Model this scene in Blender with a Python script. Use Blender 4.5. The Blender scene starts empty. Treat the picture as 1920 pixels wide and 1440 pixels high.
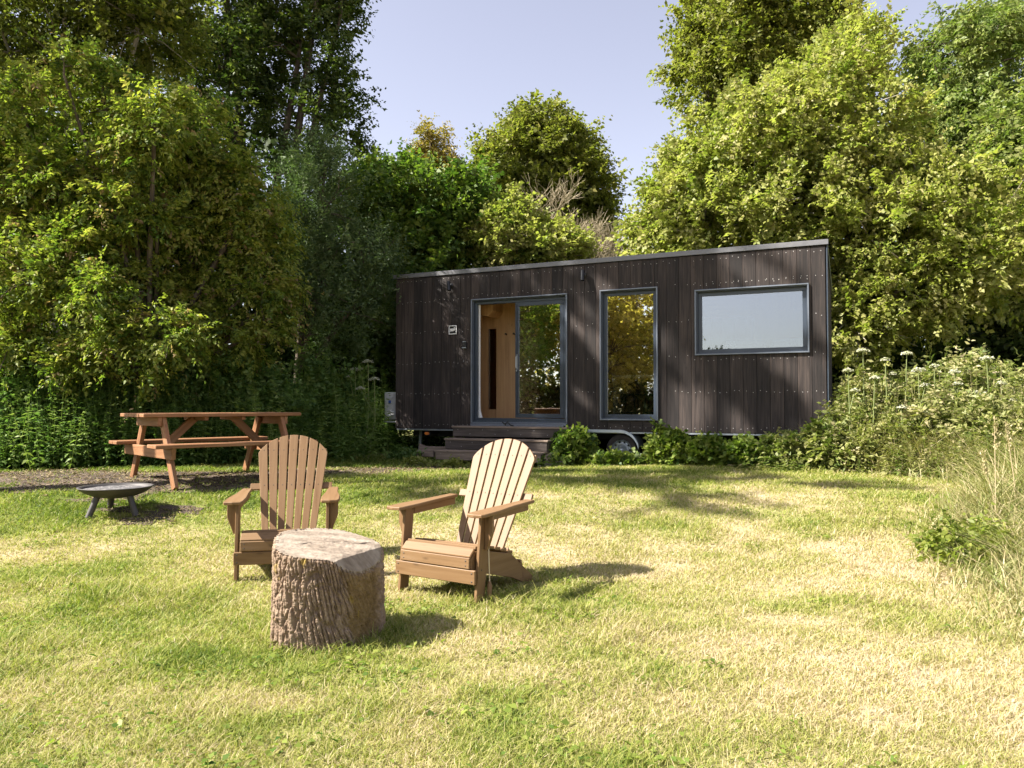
import bpy, math, random
import numpy as np
from mathutils import Vector
R = math.radians
rnd = random.Random(7)
S = bpy.context.scene
COL = S.collection

# ------------------------------------------------------------------ camera, sky, sun, exposure
F = 1416.0                                   # focal length in photo pixels (1920 wide)
PITCH = math.atan(38.2 / F)
cam = bpy.data.cameras.new('camera'); cam_o = bpy.data.objects.new('camera', cam); COL.objects.link(cam_o)
cam.sensor_width = 36; cam.lens = 36 * F / 1920; cam.clip_end = 3000; cam.clip_start = 0.05
cam_o.location = (0, 0, 1.2); cam_o.rotation_euler = (math.pi / 2 + PITCH, 0, 0)
S.camera = cam_o
SUN_EL, SUN_D = R(44), R(11)
SUNV = Vector((-math.cos(SUN_EL) * math.cos(SUN_D), -math.cos(SUN_EL) * math.sin(SUN_D), math.sin(SUN_EL)))
sun = bpy.data.lights.new('sun', 'SUN'); sun.energy = 5.0; sun.angle = R(0.5); sun.color = (1, .95, .87)
sun_o = bpy.data.objects.new('sun', sun); COL.objects.link(sun_o)
sun_o.rotation_euler = (-SUNV).to_track_quat('-Z', 'Y').to_euler(); sun_o.location = (-20, -3, 20)
w = bpy.data.worlds.new('World'); S.world = w; w.use_nodes = True
nt = w.node_tree; bg = nt.nodes['Background']
sky = nt.nodes.new('ShaderNodeTexSky'); sky.sky_type = 'NISHITA'; sky.sun_disc = False
sky.sun_elevation = SUN_EL; sky.sun_rotation = math.atan2(SUNV.x, SUNV.y) % (2 * math.pi)
sky.air_density = 1.0; sky.dust_density = 1.3; sky.ozone_density = 1.2; sky.altitude = 50
hsv = nt.nodes.new('ShaderNodeHueSaturation'); hsv.inputs['Saturation'].default_value = .5; hsv.inputs['Hue'].default_value = .525
nt.links.new(sky.outputs[0], hsv.inputs['Color']); nt.links.new(hsv.outputs[0], bg.inputs[0]); bg.inputs[1].default_value = .074
S.view_settings.view_transform = 'Standard'; S.view_settings.look = 'None'
S.view_settings.exposure = 1.8; S.view_settings.gamma = 1
cy = S.cycles
cy.max_bounces = 9; cy.diffuse_bounces = 7; cy.glossy_bounces = 3; cy.transmission_bounces = 7; cy.transparent_max_bounces = 10
cy.caustics_reflective = False; cy.caustics_refractive = False
cy.use_denoising = True; cy.use_adaptive_sampling = True; cy.adaptive_threshold = 0.02

# ------------------------------------------------------------------ noise and terrain
def _h(ix, iy, seed):
    n = (ix * 374761393 + iy * 668265263 + seed * 974634777) & 0x7fffffff
    n = ((n ^ (n >> 13)) * 1274126177) & 0x7fffffff
    return ((n ^ (n >> 16)) & 0xffff) / 65535.0
def vnoise(x, y, seed=0):
    x = np.asarray(x, float); y = np.asarray(y, float)
    ix = np.floor(x).astype(np.int64); iy = np.floor(y).astype(np.int64)
    fx = x - ix; fy = y - iy; fx = fx * fx * (3 - 2 * fx); fy = fy * fy * (3 - 2 * fy)
    a = _h(ix, iy, seed); b = _h(ix + 1, iy, seed); c = _h(ix, iy + 1, seed); d = _h(ix + 1, iy + 1, seed)
    return (a * (1 - fx) + b * fx) * (1 - fy) + (c * (1 - fx) + d * fx) * fy
def fbm(x, y, seed=0, o=4):
    v = 0; a = .5; t = 0
    for k in range(o):
        v = v + a * vnoise(x * 2 ** k, y * 2 ** k, seed + k); t += a; a *= .5
    return v / t
def ss(a, b, x):
    t = np.clip((np.asarray(x, float) - a) / (b - a), 0, 1); return t * t * (3 - 2 * t)
def gz(x, y):
    x = np.asarray(x, float); y = np.asarray(y, float)
    g = .3 * ss(5.3, 8.7, y) + .075 * np.exp(-((x + 3.4) ** 2 + (y - 8.6) ** 2) / 6) - .09 * ss(10.6, 12.3, y) * ss(-1.2, .6, x)
    g = g - .07 * np.exp(-((x + .8) ** 2 / 2.2 + (y - 11.6) ** 2 / .9))
    g = g + .05 * (vnoise(x * .55, y * .55, 5) - .5) * ss(5.5, 7, y) * ss(20, 14, y)
    return g
def gz1(x, y): return float(gz(x, y))
def dryness(x, y):                            # 0 lush green .. 1 straw
    d = .43 + .95 * (fbm(x * .7, y * 1.3, 11, 5) - .5) + .6 * (fbm(x * 3.1, y * 3.6, 21, 3) - .5)
    d = d + .14 + .17 * ss(-1.0, 2.5, x) - .27 * ss(5.0, 8.6, y) - .10 * ss(-1, -3, x) + .1 * ss(4.2, 2.6, y)
    return np.clip(d, 0, 1)
PATH = [(-9, 9.3), (-6.5, 9.0), (-4.4, 8.55), (-3.2, 8.7), (-2.2, 9.6), (-1.3, 10.5), (-.4, 11.35), (.1, 11.4)]
def path_mask(x, y):
    x = np.asarray(x, float); y = np.asarray(y, float); d = np.full(x.shape, 99.)
    for (x0, y0), (x1, y1) in zip(PATH[:-1], PATH[1:]):
        l2 = (x1 - x0) ** 2 + (y1 - y0) ** 2
        t = np.clip(((x - x0) * (x1 - x0) + (y - y0) * (y1 - y0)) / l2, 0, 1)
        d = np.minimum(d, np.hypot(x - x0 - t * (x1 - x0), y - y0 - t * (y1 - y0)))
    d = d - .25 * ss(-2.6, -4.4, x)
    d = np.minimum(d, np.hypot((x + 3.25) / 1.35, (y - 6.75) / .62) * .9 + .34)
    return .68 - d * .85 + 1.6 * (fbm(x * 1.3, y * 2.8, 31, 5) - .5)          # >0 is bare earth
HC = Vector((1.189, 12.25, .768)); HYAW = -.425
hc, hs = math.cos(HYAW), math.sin(HYAW)
def house_ab(x, y):
    return (x - HC.x) * hc + (y - HC.y) * hs, (x - HC.x) * hs - (y - HC.y) * hc     # along, outwards
def in_house(P, m=.06):
    a, b = house_ab(P[:, 0], P[:, 1])
    return (np.abs(a) < 3.62 + m) & (b < m) & (b > -2.45 - m) & (P[:, 2] > .75) & (P[:, 2] < 3.56 + m)
def at(px, py, Y):                            # a photo pixel at depth Y -> world point
    c, s = math.cos(PITCH), math.sin(PITCH); dx, dz = (px - 960) / F, (720 - py) / F
    k = Y / (c - dz * s); return np.array([dx * k, Y, 1.2 + (s + dz * c) * k])

# ------------------------------------------------------------------ scene-graph helpers
def tag(o, label=None, cat=None, group=None, kind=None):
    if label: o['label'] = label
    if cat: o['category'] = cat
    if group: o['group'] = group
    if kind: o['kind'] = kind
    return o
def empty(name, loc, rz=0, label=None, cat=None, group=None):
    o = bpy.data.objects.new(name, None); COL.objects.link(o); o.location = loc; o.rotation_euler = (0, 0, rz); o.empty_display_size = .1
    return tag(o, label, cat, group)
def link(name, me, mats, parent=None, smooth=False):
    o = bpy.data.objects.new(name, me); COL.objects.link(o)
    for m in (mats if isinstance(mats, (list, tuple)) else [mats]): me.materials.append(m)
    if smooth: me.polygons.foreach_set('use_smooth', [True] * len(me.polygons))
    if parent: o.parent = parent
    return o
def copy_tree(o, parent=None):
    c = o.copy(); COL.objects.link(c); c.parent = parent
    for ch in list(o.children): copy_tree(ch, c)
    return c
V = lambda *a: np.array(a, float)
def unit(v): v = np.asarray(v, float); return v / max(1e-9, np.linalg.norm(v))
class MB:
    """collects polygons with a per-vertex grain coordinate and builds one mesh"""
    def __init__(s): s.v = []; s.g = []; s.f = []; s.m = []; s.sm = []
    def add(s, vs, fs, gs=None, mi=0, smooth=False):
        o = len(s.v); s.v += [tuple(p) for p in vs]; s.g += [tuple(p) for p in (gs if gs is not None else vs)]
        for f in fs: s.f.append([i + o for i in f]); s.m.append(mi); s.sm.append(smooth)
    def box(s, c, size, ax=None, ch=.004, mi=0):
        """chamfered box; ax = 3 unit vectors, the grain runs along the longest side"""
        c = V(*c); h = V(*size) / 2; ax = np.array(ax, float) if ax is not None else np.eye(3); ch = min(ch, h.min() * .45)
        off = V(rnd.uniform(-9, 9), rnd.uniform(-9, 9), rnd.uniform(-9, 9)); order = np.argsort(-h)
        vs = []; gs = []; idx = {}
        for sx in (-1, 1):
            for sy in (-1, 1):
                for sz in (-1, 1):
                    for k in range(3):
                        p = h - ch; p[k] = h[k]; p = p * V(sx, sy, sz)
                        idx[sx, sy, sz, k] = len(vs); vs.append(c + p @ ax); gs.append(p[order] + off)
        fs = []; cen = lambda f: np.mean([vs[i] for i in f], 0) - c
        def put(f):
            a, b, d = vs[f[0]], vs[f[1]], vs[f[2]]
            if np.dot(np.cross(b - a, d - a), cen(f)) < 0: f = f[::-1]
            fs.append(f)
        q = [(-1, -1), (1, -1), (1, 1), (-1, 1)]
        def key(k, sg, u): r = [0, 0, 0]; r[k] = sg; o2 = [i for i in range(3) if i != k]; r[o2[0]], r[o2[1]] = u; return tuple(r)
        for k in range(3):
            for sg in (-1, 1): put([idx[key(k, sg, u) + (k,)] for u in q])
        for k in range(3):
            o2 = [i for i in range(3) if i != k]
            for u in q:
                a = key(k, -1, u); b = key(k, 1, u)
                put([idx[a + (o2[0],)], idx[b + (o2[0],)], idx[b + (o2[1],)], idx[a + (o2[1],)]])
        for sx in (-1, 1):
            for sy in (-1, 1):
                for sz in (-1, 1): put([idx[sx, sy, sz, 0], idx[sx, sy, sz, 1], idx[sx, sy, sz, 2]])
        s.add(vs, fs, gs, mi); return s
    def bar(s, p0, p1, wdir, w, t, ch=.004, mi=0):
        p0 = V(*p0); p1 = V(*p1); x = unit(p1 - p0); y = V(*wdir); y = unit(y - x * (y @ x)); z = np.cross(x, y)
        return s.box((p0 + p1) / 2, (np.linalg.norm(p1 - p0), w, t), [x, y, z], ch, mi)
    def prism(s, pts, o, ex, ey, t, ch=.003, mi=0, grain=1):
        """convex outline pts (2D, counter-clockwise) in the plane o + x*ex + y*ey, thickness t along ex x ey"""
        o = V(*o); ex = unit(ex); ey = unit(ey); ez = np.cross(ex, ey); n = len(pts); P = [V(*p) for p in pts]
        ins = []
        for i in range(n):
            a, b, c = P[i - 1], P[i], P[(i + 1) % n]; e1 = unit(b - a); e2 = unit(c - b)
            n1 = V(-e1[1], e1[0]); n2 = V(-e2[1], e2[0]); m = unit(n1 + n2); ins.append(b + m * ch / max(.35, m @ n1))
        off = V(rnd.uniform(-9, 9), rnd.uniform(-9, 9), rnd.uniform(-9, 9)); vs = []; gs = []
        for ring, z in ((ins, 0), (P, ch), (P, t - ch), (ins, t)):
            for p in ring:
                vs.append(o + ex * p[0] + ey * p[1] + ez * z)
                gs.append((V(p[1], p[0], z) if grain == 1 else V(p[0], p[1], z)) + off)
        fs = [list(range(n))[::-1], [3 * n + i for i in range(n)]]
        for k in range(3):
            for i in range(n): j = (i + 1) % n; fs.append([k * n + i, k * n + j, (k + 1) * n + j, (k + 1) * n + i])
        s.add(vs, fs, gs, mi); return s
    def tube(s, pts, rad, n=8, mi=0, cap=True, smooth=True):
        pts = [V(*p) for p in pts]; rad = [rad] * len(pts) if np.isscalar(rad) else rad; vs = []; fs = []; gs = []; ref = None; L = 0
        for i, p in enumerate(pts):
            d = unit((pts[i + 1] if i + 1 < len(pts) else p) - (pts[i - 1] if i else p))
            if ref is None: ref = V(0, 0, 1) if abs(d[2]) < .9 else V(1, 0, 0)
            x = unit(ref - d * (ref @ d)); ref = x; y = np.cross(d, x)
            if i: L += np.linalg.norm(p - pts[i - 1])
            for k in range(n):
                a = 2 * math.pi * k / n; vs.append(p + (x * math.cos(a) + y * math.sin(a)) * rad[i]); gs.append((L, a * rad[i], rad[i]))
        for i in range(len(pts) - 1):
            for k in range(n): j = (k + 1) % n; fs.append([i * n + k, i * n + j, (i + 1) * n + j, (i + 1) * n + k])
        s.add(vs, fs, gs, mi, smooth)
        if cap:
            m = len(pts) - 1
            s.add(vs[:n], [list(range(n))[::-1]], gs[:n], mi); s.add(vs[m * n:], [list(range(n))], gs[m * n:], mi)
        return s
    def lathe(s, prof, c=(0, 0, 0), ax=(0, 0, 1), n=32, mi=0, smooth=True):
        c = V(*c); z = unit(ax); x = unit(np.cross(z, V(0, 1, .01) if abs(z[1]) < .9 else V(1, 0, 0))); y = np.cross(z, x); vs = []; fs = []
        for r, h in prof:
            for k in range(n): a = 2 * math.pi * k / n; vs.append(c + z * h + (x * math.cos(a) + y * math.sin(a)) * r)
        for i in range(len(prof) - 1):
            for k in range(n): j = (k + 1) % n; fs.append([i * n + k, i * n + j, (i + 1) * n + j, (i + 1) * n + k])
        s.add(vs, fs, None, mi, smooth); return s
    def screw(s, p, nrm, r=.0045, mi=1):
        p = V(*p); z = unit(nrm); x = unit(np.cross(z, V(.3, .2, 1))); y = np.cross(z, x)
        vs = [p + (x * math.cos(a) + y * math.sin(a)) * r for a in np.arange(6) * math.pi / 3] + [p + z * .0025]
        s.add(vs, [[i, (i + 1) % 6, 6] for i in range(6)], None, mi); return s
    def build(s, name, mats, parent=None):
        me = bpy.data.meshes.new(name); me.from_pydata(s.v, [], s.f); me.update()
        at_ = me.attributes.new('gc', 'FLOAT_VECTOR', 'POINT'); at_.data.foreach_set('vector', np.array(s.g, float).ravel())
        o = link(name, me, mats, parent)
        me.polygons.foreach_set('material_index', s.m); me.polygons.foreach_set('use_smooth', s.sm)
        return o
def quads_mesh(name, verts, tint, mats, parent=None, per=4, mi=None):
    """verts: (n*per,3), one polygon per 'per' vertices, one tint value per polygon"""
    n = len(verts) // per; me = bpy.data.meshes.new(name)
    me.vertices.add(n * per); me.vertices.foreach_set('co', np.ascontiguousarray(verts, np.float32).ravel())
    me.loops.add(n * per); me.loops.foreach_set('vertex_index', np.arange(n * per, dtype=np.int32))
    me.polygons.add(n); me.polygons.foreach_set('loop_start', np.arange(0, n * per, per, dtype=np.int32))
    a = me.attributes.new('tint', 'FLOAT', 'FACE'); a.data.foreach_set('value', np.ascontiguousarray(tint, np.float32))
    o = link(name, me, mats, parent)
    if mi is not None: me.polygons.foreach_set('material_index', np.ascontiguousarray(mi, np.int32))
    me.update(calc_edges=True); return o

# ------------------------------------------------------------------ materials
def newmat(name):
    m = bpy.data.materials.new(name); m.use_nodes = True; t = m.node_tree
    return m, t, t.nodes, t.nodes['Principled BSDF']
def ramp(ns, stops, interp='LINEAR'):
    r = ns.new('ShaderNodeValToRGB'); r.color_ramp.interpolation = interp; e = r.color_ramp.elements
    while len(e) < len(stops): e.new(.5)
    for i, (p, c) in enumerate(stops): e[i].position = p; e[i].color = (*c, 1)
    return r
def plain(name, c, rough=.5, metal=0, spec=.5):
    m, t, ns, b = newmat(name); b.inputs['Base Color'].default_value = (*c, 1); b.inputs['Roughness'].default_value = rough; b.inputs['Metallic'].default_value = metal
    b.inputs['Specular IOR Level'].default_value = spec
    n = ns.new('ShaderNodeTexNoise'); n.inputs['Scale'].default_value = 14; n.inputs['Detail'].default_value = 5
    tc = ns.new('ShaderNodeTexCoord'); t.links.new(tc.outputs['Object'], n.inputs['Vector'])
    mr = ns.new('ShaderNodeMapRange'); mr.inputs[3].default_value = max(.05, rough - .1); mr.inputs[4].default_value = min(1, rough + .14)
    t.links.new(n.outputs[0], mr.inputs[0]); t.links.new(mr.outputs[0], b.inputs['Roughness'])
    mx = ns.new('ShaderNodeMix'); mx.data_type = 'RGBA'; mx.inputs[6].default_value = (*[v * .8 for v in c], 1); mx.inputs[7].default_value = (*[min(1, v * 1.15) for v in c], 1)
    t.links.new(n.outputs[0], mx.inputs[0]); t.links.new(mx.outputs[2], b.inputs['Base Color'])
    return m
def wood(name, dark, mid, light, rough=.6, grain=1.0, bump=.15, weather=None):
    m, t, ns, b = newmat(name); L = t.links.new
    a = ns.new('ShaderNodeAttribute'); a.attribute_name = 'gc'
    mp = ns.new('ShaderNodeMapping'); mp.inputs['Scale'].default_value = (2.2 * grain, 46 * grain, 46 * grain); L(a.outputs['Vector'], mp.inputs[0])
    n1 = ns.new('ShaderNodeTexNoise'); n1.inputs['Scale'].default_value = 1; n1.inputs['Detail'].default_value = 6; n1.inputs['Distortion'].default_value = .6; L(mp.outputs[0], n1.inputs['Vector'])
    mp2 = ns.new('ShaderNodeMapping'); mp2.inputs['Scale'].default_value = (1.4, 5, 5); L(a.outputs['Vector'], mp2.inputs[0])
    n2 = ns.new('ShaderNodeTexNoise'); n2.inputs['Scale'].default_value = 1; n2.inputs['Detail'].default_value = 3; L(mp2.outputs[0], n2.inputs['Vector'])
    ad = ns.new('ShaderNodeMath'); ad.operation = 'MULTIPLY_ADD'; ad.inputs[1].default_value = .55; L(n1.outputs[0], ad.inputs[0])
    sc = ns.new('ShaderNodeMath'); sc.operation = 'MULTIPLY'; sc.inputs[1].default_value = .45; L(n2.outputs[0], sc.inputs[0]); L(sc.outputs[0], ad.inputs[2])
    r = ramp(ns, [(.33, dark), (.5, mid), (.66, light)]); L(ad.outputs[0], r.inputs[0])
    if weather:                               # board to board difference
        mp4 = ns.new('ShaderNodeMapping'); mp4.inputs['Scale'].default_value = (.03, .3, .3); L(a.outputs['Vector'], mp4.inputs[0])
        n4 = ns.new('ShaderNodeTexNoise'); n4.inputs['Scale'].default_value = 1; n4.inputs['Detail'].default_value = 1; L(mp4.outputs[0], n4.inputs['Vector'])
        sh = ns.new('ShaderNodeMath'); sh.operation = 'MULTIPLY_ADD'; sh.inputs[1].default_value = weather; sh.inputs[2].default_value = -weather * .5; L(n4.outputs[0], sh.inputs[0])
        a2 = ns.new('ShaderNodeMath'); L(ad.outputs[0], a2.inputs[0]); L(sh.outputs[0], a2.inputs[1]); L(a2.outputs[0], r.inputs[0])
    # knots
    mp3 = ns.new('ShaderNodeMapping'); mp3.inputs['Scale'].default_value = (4, 11, 11); L(a.outputs['Vector'], mp3.inputs[0])
    vo = ns.new('ShaderNodeTexVoronoi'); vo.inputs['Scale'].default_value = 1; L(mp3.outputs[0], vo.inputs['Vector'])
    kr = ramp(ns, [(.03, (1, 1, 1)), (.13, (0, 0, 0))]); L(vo.outputs['Distance'], kr.inputs[0])
    km = ns.new('ShaderNodeMath'); km.operation = 'MULTIPLY'; km.inputs[1].default_value = .6; L(kr.outputs[0], km.inputs[0])
    mx = ns.new('ShaderNodeMix'); mx.data_type = 'RGBA'; mx.inputs[7].default_value = (*[v * .45 for v in dark], 1); L(km.outputs[0], mx.inputs[0]); L(r.outputs[0], mx.inputs[6])
    L(mx.outputs[2], b.inputs['Base Color']); b.inputs['Roughness'].default_value = rough; b.inputs['Specular IOR Level'].default_value = .3
    bp = ns.new('ShaderNodeBump'); bp.inputs['Strength'].default_value = bump; bp.inputs['Distance'].default_value = .004; L(n1.outputs[0], bp.inputs['Height']); L(bp.outputs[0], b.inputs['Normal'])
    return m
def leafmat(name, cols, trans=.4, gloss=.04):
    """cols: colour stops over the per-leaf tint"""
    m, t, ns, b = newmat(name); L = t.links.new; ns.remove(b); out = ns['Material Output']
    a = ns.new('ShaderNodeAttribute'); a.attribute_name = 'tint'
    n = len(cols); r = ramp(ns, [(i / (n - 1), c) for i, c in enumerate(cols)]); L(a.outputs['Fac'], r.inputs[0])
    d = ns.new('ShaderNodeBsdfDiffuse'); L(r.outputs[0], d.inputs[0])
    tr = ns.new('ShaderNodeBsdfTranslucent'); h = ns.new('ShaderNodeMix'); h.data_type = 'RGBA'; h.blend_type = 'MULTIPLY'; h.inputs[0].default_value = 1
    h.inputs[7].default_value = (1.05, 1.25, .6, 1); L(r.outputs[0], h.inputs[6]); L(h.outputs[2], tr.inputs[0])
    m1 = ns.new('ShaderNodeMixShader'); m1.inputs[0].default_value = trans; L(d.outputs[0], m1.inputs[1]); L(tr.outputs[0], m1.inputs[2])
    g = ns.new('ShaderNodeBsdfGlossy'); g.inputs['Roughness'].default_value = .5; g.inputs[0].default_value = (.9, .92, .85, 1)
    m2 = ns.new('ShaderNodeMixShader'); m2.inputs[0].default_value = gloss; L(m1.outputs[0], m2.inputs[1]); L(g.outputs[0], m2.inputs[2]); L(m2.outputs[0], out.inputs[0])
    return m
def glassmat(name, refl, tint):
    m, t, ns, b = newmat(name); L = t.links.new; ns.remove(b); out = ns['Material Output']
    tr = ns.new('ShaderNodeBsdfTransparent'); tr.inputs[0].default_value = (*tint, 1)
    g = ns.new('ShaderNodeBsdfGlossy'); g.inputs['Roughness'].default_value = .0; g.inputs[0].default_value = (.92, .93, .95, 1)
    tc = ns.new('ShaderNodeTexCoord'); nz = ns.new('ShaderNodeTexNoise'); nz.inputs['Scale'].default_value = 2.5; L(tc.outputs['Object'], nz.inputs['Vector'])
    bp = ns.new('ShaderNodeBump'); bp.inputs['Strength'].default_value = .02; bp.inputs['Distance'].default_value = .02; L(nz.outputs[0], bp.inputs['Height']); L(bp.outputs[0], g.inputs['Normal'])
    mx = ns.new('ShaderNodeMixShader'); mx.inputs[0].default_value = refl; L(tr.outputs[0], mx.inputs[1]); L(g.outputs[0], mx.inputs[2]); L(mx.outputs[0], out.inputs[0])
    return m
M = {}
M['chair'] = wood('acacia_wood', (.142, .077, .033), (.184, .106, .048), (.203, .124, .063), .55, 1, .12)
M['table'] = wood('oiled_redwood', (.15, .067, .028), (.23, .108, .048), (.285, .153, .078), .6, .8, .2)
M['clad'] = wood('charred_cladding', (.014, .0112, .0105), (.031, .0237, .021), (.062, .0465, .040), .75, .9, .6, .5)
M['deck'] = wood('weathered_deck', (.14, .105, .08), (.22, .165, .125), (.33, .25, .19), .8, .9, .4)
M['deckdark'] = wood('stained_riser', (.045, .036, .032), (.08, .064, .055), (.13, .105, .09), .75, .9, .4)
M['pine'] = wood('interior_pine', (.42, .24, .11), (.55, .33, .16), (.62, .40, .2), .5, .5, .05)
M['oak'] = wood('pale_oak', (.66, .52, .34), (.74, .60, .41), (.8, .67, .48), .5, .6, .05)
M['nail'] = plain('steel_nail', (.42, .4, .38), .5, .3)
M['screwdark'] = plain('dark_screw', (.06, .045, .035), .5, .3)
M['frame'] = plain('anthracite_frame', (.035, .047, .066), .32, 0, .6)
M['flash'] = plain('grey_flashing', (.17, .19, .225), .35, .3)
M['roof'] = plain('grey_roof_metal', (.16, .158, .165), .42, .25)
M['black'] = plain('black_plastic', (.012, .012, .013), .4)
M['dark'] = plain('dark_interior', (.012, .013, .015), .3)
M['white'] = plain('white_paint', (.75, .74, .72), .5)
M['acgrey'] = plain('ac_casing', (.48, .47, .47), .45)
M['blue'] = plain('blue_label', (.03, .09, .35), .5)
M['galv'] = plain('galvanised_steel', (.42, .45, .47), .38, .75)
M['rubber'] = plain('tyre_rubber', (.035, .028, .026), .85)
M['orange'] = plain('orange_reflector', (.75, .2, .03), .3)
M['steelblack'] = plain('black_tube_steel', (.02, .02, .022), .35, .4)
M['iron'] = plain('weathered_iron', (.075, .068, .064), .55, .5)
M['rope'] = plain('cotton_cord', (.55, .45, .3), .9)
M['under'] = plain('chassis_black', (.015, .015, .015), .7)
M['glass'] = glassmat('clear_glazing', .52, (.86, .9, .88))
M['mirrorglass'] = glassmat('sun_glazing', .27, (.5, .55, .6))

def ground_mat():
    m, t, ns, b = newmat('lawn_soil'); L = t.links.new
    a = ns.new('ShaderNodeAttribute'); a.attribute_name = 'dry'
    g = ns.new('ShaderNodeNewGeometry')
    n = ns.new('ShaderNodeTexNoise'); n.inputs['Scale'].default_value = 38; n.inputs['Detail'].default_value = 8; n.inputs['Roughness'].default_value = .75; L(g.outputs['Position'], n.inputs['Vector'])
    ma = ns.new('ShaderNodeMath'); ma.operation = 'MULTIPLY_ADD'; ma.inputs[1].default_value = 1.1; ma.inputs[2].default_value = -.55; L(n.outputs[0], ma.inputs[0])
    ad = ns.new('ShaderNodeMath'); ad.operation = 'ADD'; L(a.outputs['Fac'], ad.inputs[0]); L(ma.outputs[0], ad.inputs[1])
    r = ramp(ns, [(0, (.08, .105, .022)), (.35, (.19, .20, .055)), (.65, (.30, .25, .13)), (1, (.38, .30, .205))]); L(ad.outputs[0], r.inputs[0])
    L(r.outputs[0], b.inputs['Base Color']); b.inputs['Roughness'].default_value = .95; b.inputs['Specular IOR Level'].default_value = .1
    bp = ns.new('ShaderNodeBump'); bp.inputs['Strength'].default_value = .6; bp.inputs['Distance'].default_value = .02; L(n.outputs[0], bp.inputs['Height']); L(bp.outputs[0], b.inputs['Normal'])
    return m
def soil_mat():
    m, t, ns, b = newmat('bare_earth'); L = t.links.new; g = ns.new('ShaderNodeNewGeometry')
    n = ns.new('ShaderNodeTexNoise'); n.inputs['Scale'].default_value = 3.5; n.inputs['Detail'].default_value = 10; n.inputs['Roughness'].default_value = .7; L(g.outputs['Position'], n.inputs['Vector'])
    v = ns.new('ShaderNodeTexVoronoi'); v.inputs['Scale'].default_value = 42; L(g.outputs['Position'], v.inputs['Vector'])
    r = ramp(ns, [(.32, (.038, .025, .015)), (.5, (.085, .057, .035)), (.6, (.14, .10, .062)), (.72, (.25, .19, .115))]); L(n.outputs[0], r.inputs[0])
    vr = ramp(ns, [(.0, (1.2, 1.18, 1.14)), (.22, (1, 1, 1)), (.6, (.88, .88, .88))]); L(v.outputs['Distance'], vr.inputs[0])
    mx = ns.new('ShaderNodeMix'); mx.data_type = 'RGBA'; mx.blend_type = 'MULTIPLY'; mx.inputs[0].default_value = 1; L(r.outputs[0], mx.inputs[6]); L(vr.outputs[0], mx.inputs[7])
    L(mx.outputs[2], b.inputs['Base Color']); b.inputs['Roughness'].default_value = .95
    bp = ns.new('ShaderNodeBump'); bp.inputs['Strength'].default_value = .9; bp.inputs['Distance'].default_value = .03; L(v.outputs['Distance'], bp.inputs['Height']); L(bp.outputs[0], b.inputs['Normal'])
    return m
def bark_mat(name, c0, c1, c2, sc=9):
    m, t, ns, b = newmat(name); L = t.links.new; tc = ns.new('ShaderNodeTexCoord')
    mp = ns.new('ShaderNodeMapping'); mp.inputs['Scale'].default_value = (sc, sc, sc * .22); L(tc.outputs['Object'], mp.inputs[0])
    n = ns.new('ShaderNodeTexNoise'); n.inputs['Scale'].default_value = 1; n.inputs['Detail'].default_value = 8; n.inputs['Roughness'].default_value = .7; L(mp.outputs[0], n.inputs['Vector'])
    r = ramp(ns, [(.3, c0), (.5, c1), (.7, c2)]); L(n.outputs[0], r.inputs[0]); L(r.outputs[0], b.inputs['Base Color']); b.inputs['Roughness'].default_value = .95; b.inputs['Specular IOR Level'].default_value = .1
    bp = ns.new('ShaderNodeBump'); bp.inputs['Strength'].default_value = .7; bp.inputs['Distance'].default_value = .02; L(n.outputs[0], bp.inputs['Height']); L(bp.outputs[0], b.inputs['Normal'])
    return m
M['ground'] = ground_mat(); M['soil'] = soil_mat()
M['trunk'] = bark_mat('tree_bark', (.045, .035, .025), (.10, .08, .06), (.19, .16, .12))
M['paletrunk'] = bark_mat('pale_bark', (.16, .14, .11), (.28, .25, .2), (.4, .36, .3))
M['deadwood'] = bark_mat('dead_twig', (.25, .205, .13), (.34, .285, .185), (.40, .34, .24))
M['blade'] = leafmat('grass_blade', [(.095, .145, .022), (.21, .25, .038), (.34, .325, .09), (.46, .375, .20), (.545, .43, .305)], .38, .02)
M['drygrass'] = leafmat('tall_grass_blade', [(.12, .17, .03), (.22, .23, .07), (.36, .3, .15), (.48, .38, .22)], .3, .035)
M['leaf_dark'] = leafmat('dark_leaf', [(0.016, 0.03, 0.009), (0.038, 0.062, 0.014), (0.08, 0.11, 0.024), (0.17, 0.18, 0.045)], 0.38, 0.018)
M['leaf_elder'] = leafmat('elder_leaf', [(0.042, 0.076, 0.013), (0.095, 0.15, 0.022), (0.195, 0.235, 0.036), (0.33, 0.33, 0.065), (0.29, 0.18, 0.11)], 0.48, 0.018)
M['leaf_silver'] = leafmat('silver_leaf', [(0.04, 0.07, 0.028), (0.075, 0.115, 0.045), (0.115, 0.16, 0.065), (0.18, 0.22, 0.1)], 0.35, 0.018)
M['leaf_green'] = leafmat('green_leaf', [(0.035, 0.075, 0.014), (0.072, 0.13, 0.02), (0.145, 0.195, 0.03), (0.25, 0.26, 0.05)], 0.45, 0.018)
M['leaf_yellow'] = leafmat('yellow_leaf', [(.10, .10, .02), (.2, .17, .03), (.34, .24, .05), (.42, .3, .09)], .38, .035)
M['leaf_hazel'] = leafmat('hazel_leaf', [(0.075, 0.112, 0.02), (0.17, 0.21, 0.036), (0.26, 0.28, 0.06), (0.35, 0.335, 0.105), (0.39, 0.345, 0.14)], 0.5, 0.018)
M['leaf_olive'] = leafmat('olive_leaf', [(0.062, 0.08, 0.016), (0.15, 0.165, 0.03), (0.24, 0.235, 0.048), (0.32, 0.28, 0.08)], 0.5, 0.018)
M['leaf_ash'] = leafmat('ash_leaf', [(0.07, 0.115, 0.03), (0.135, 0.185, 0.045), (0.215, 0.245, 0.07), (0.31, 0.31, 0.11)], 0.45, 0.018)
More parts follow.
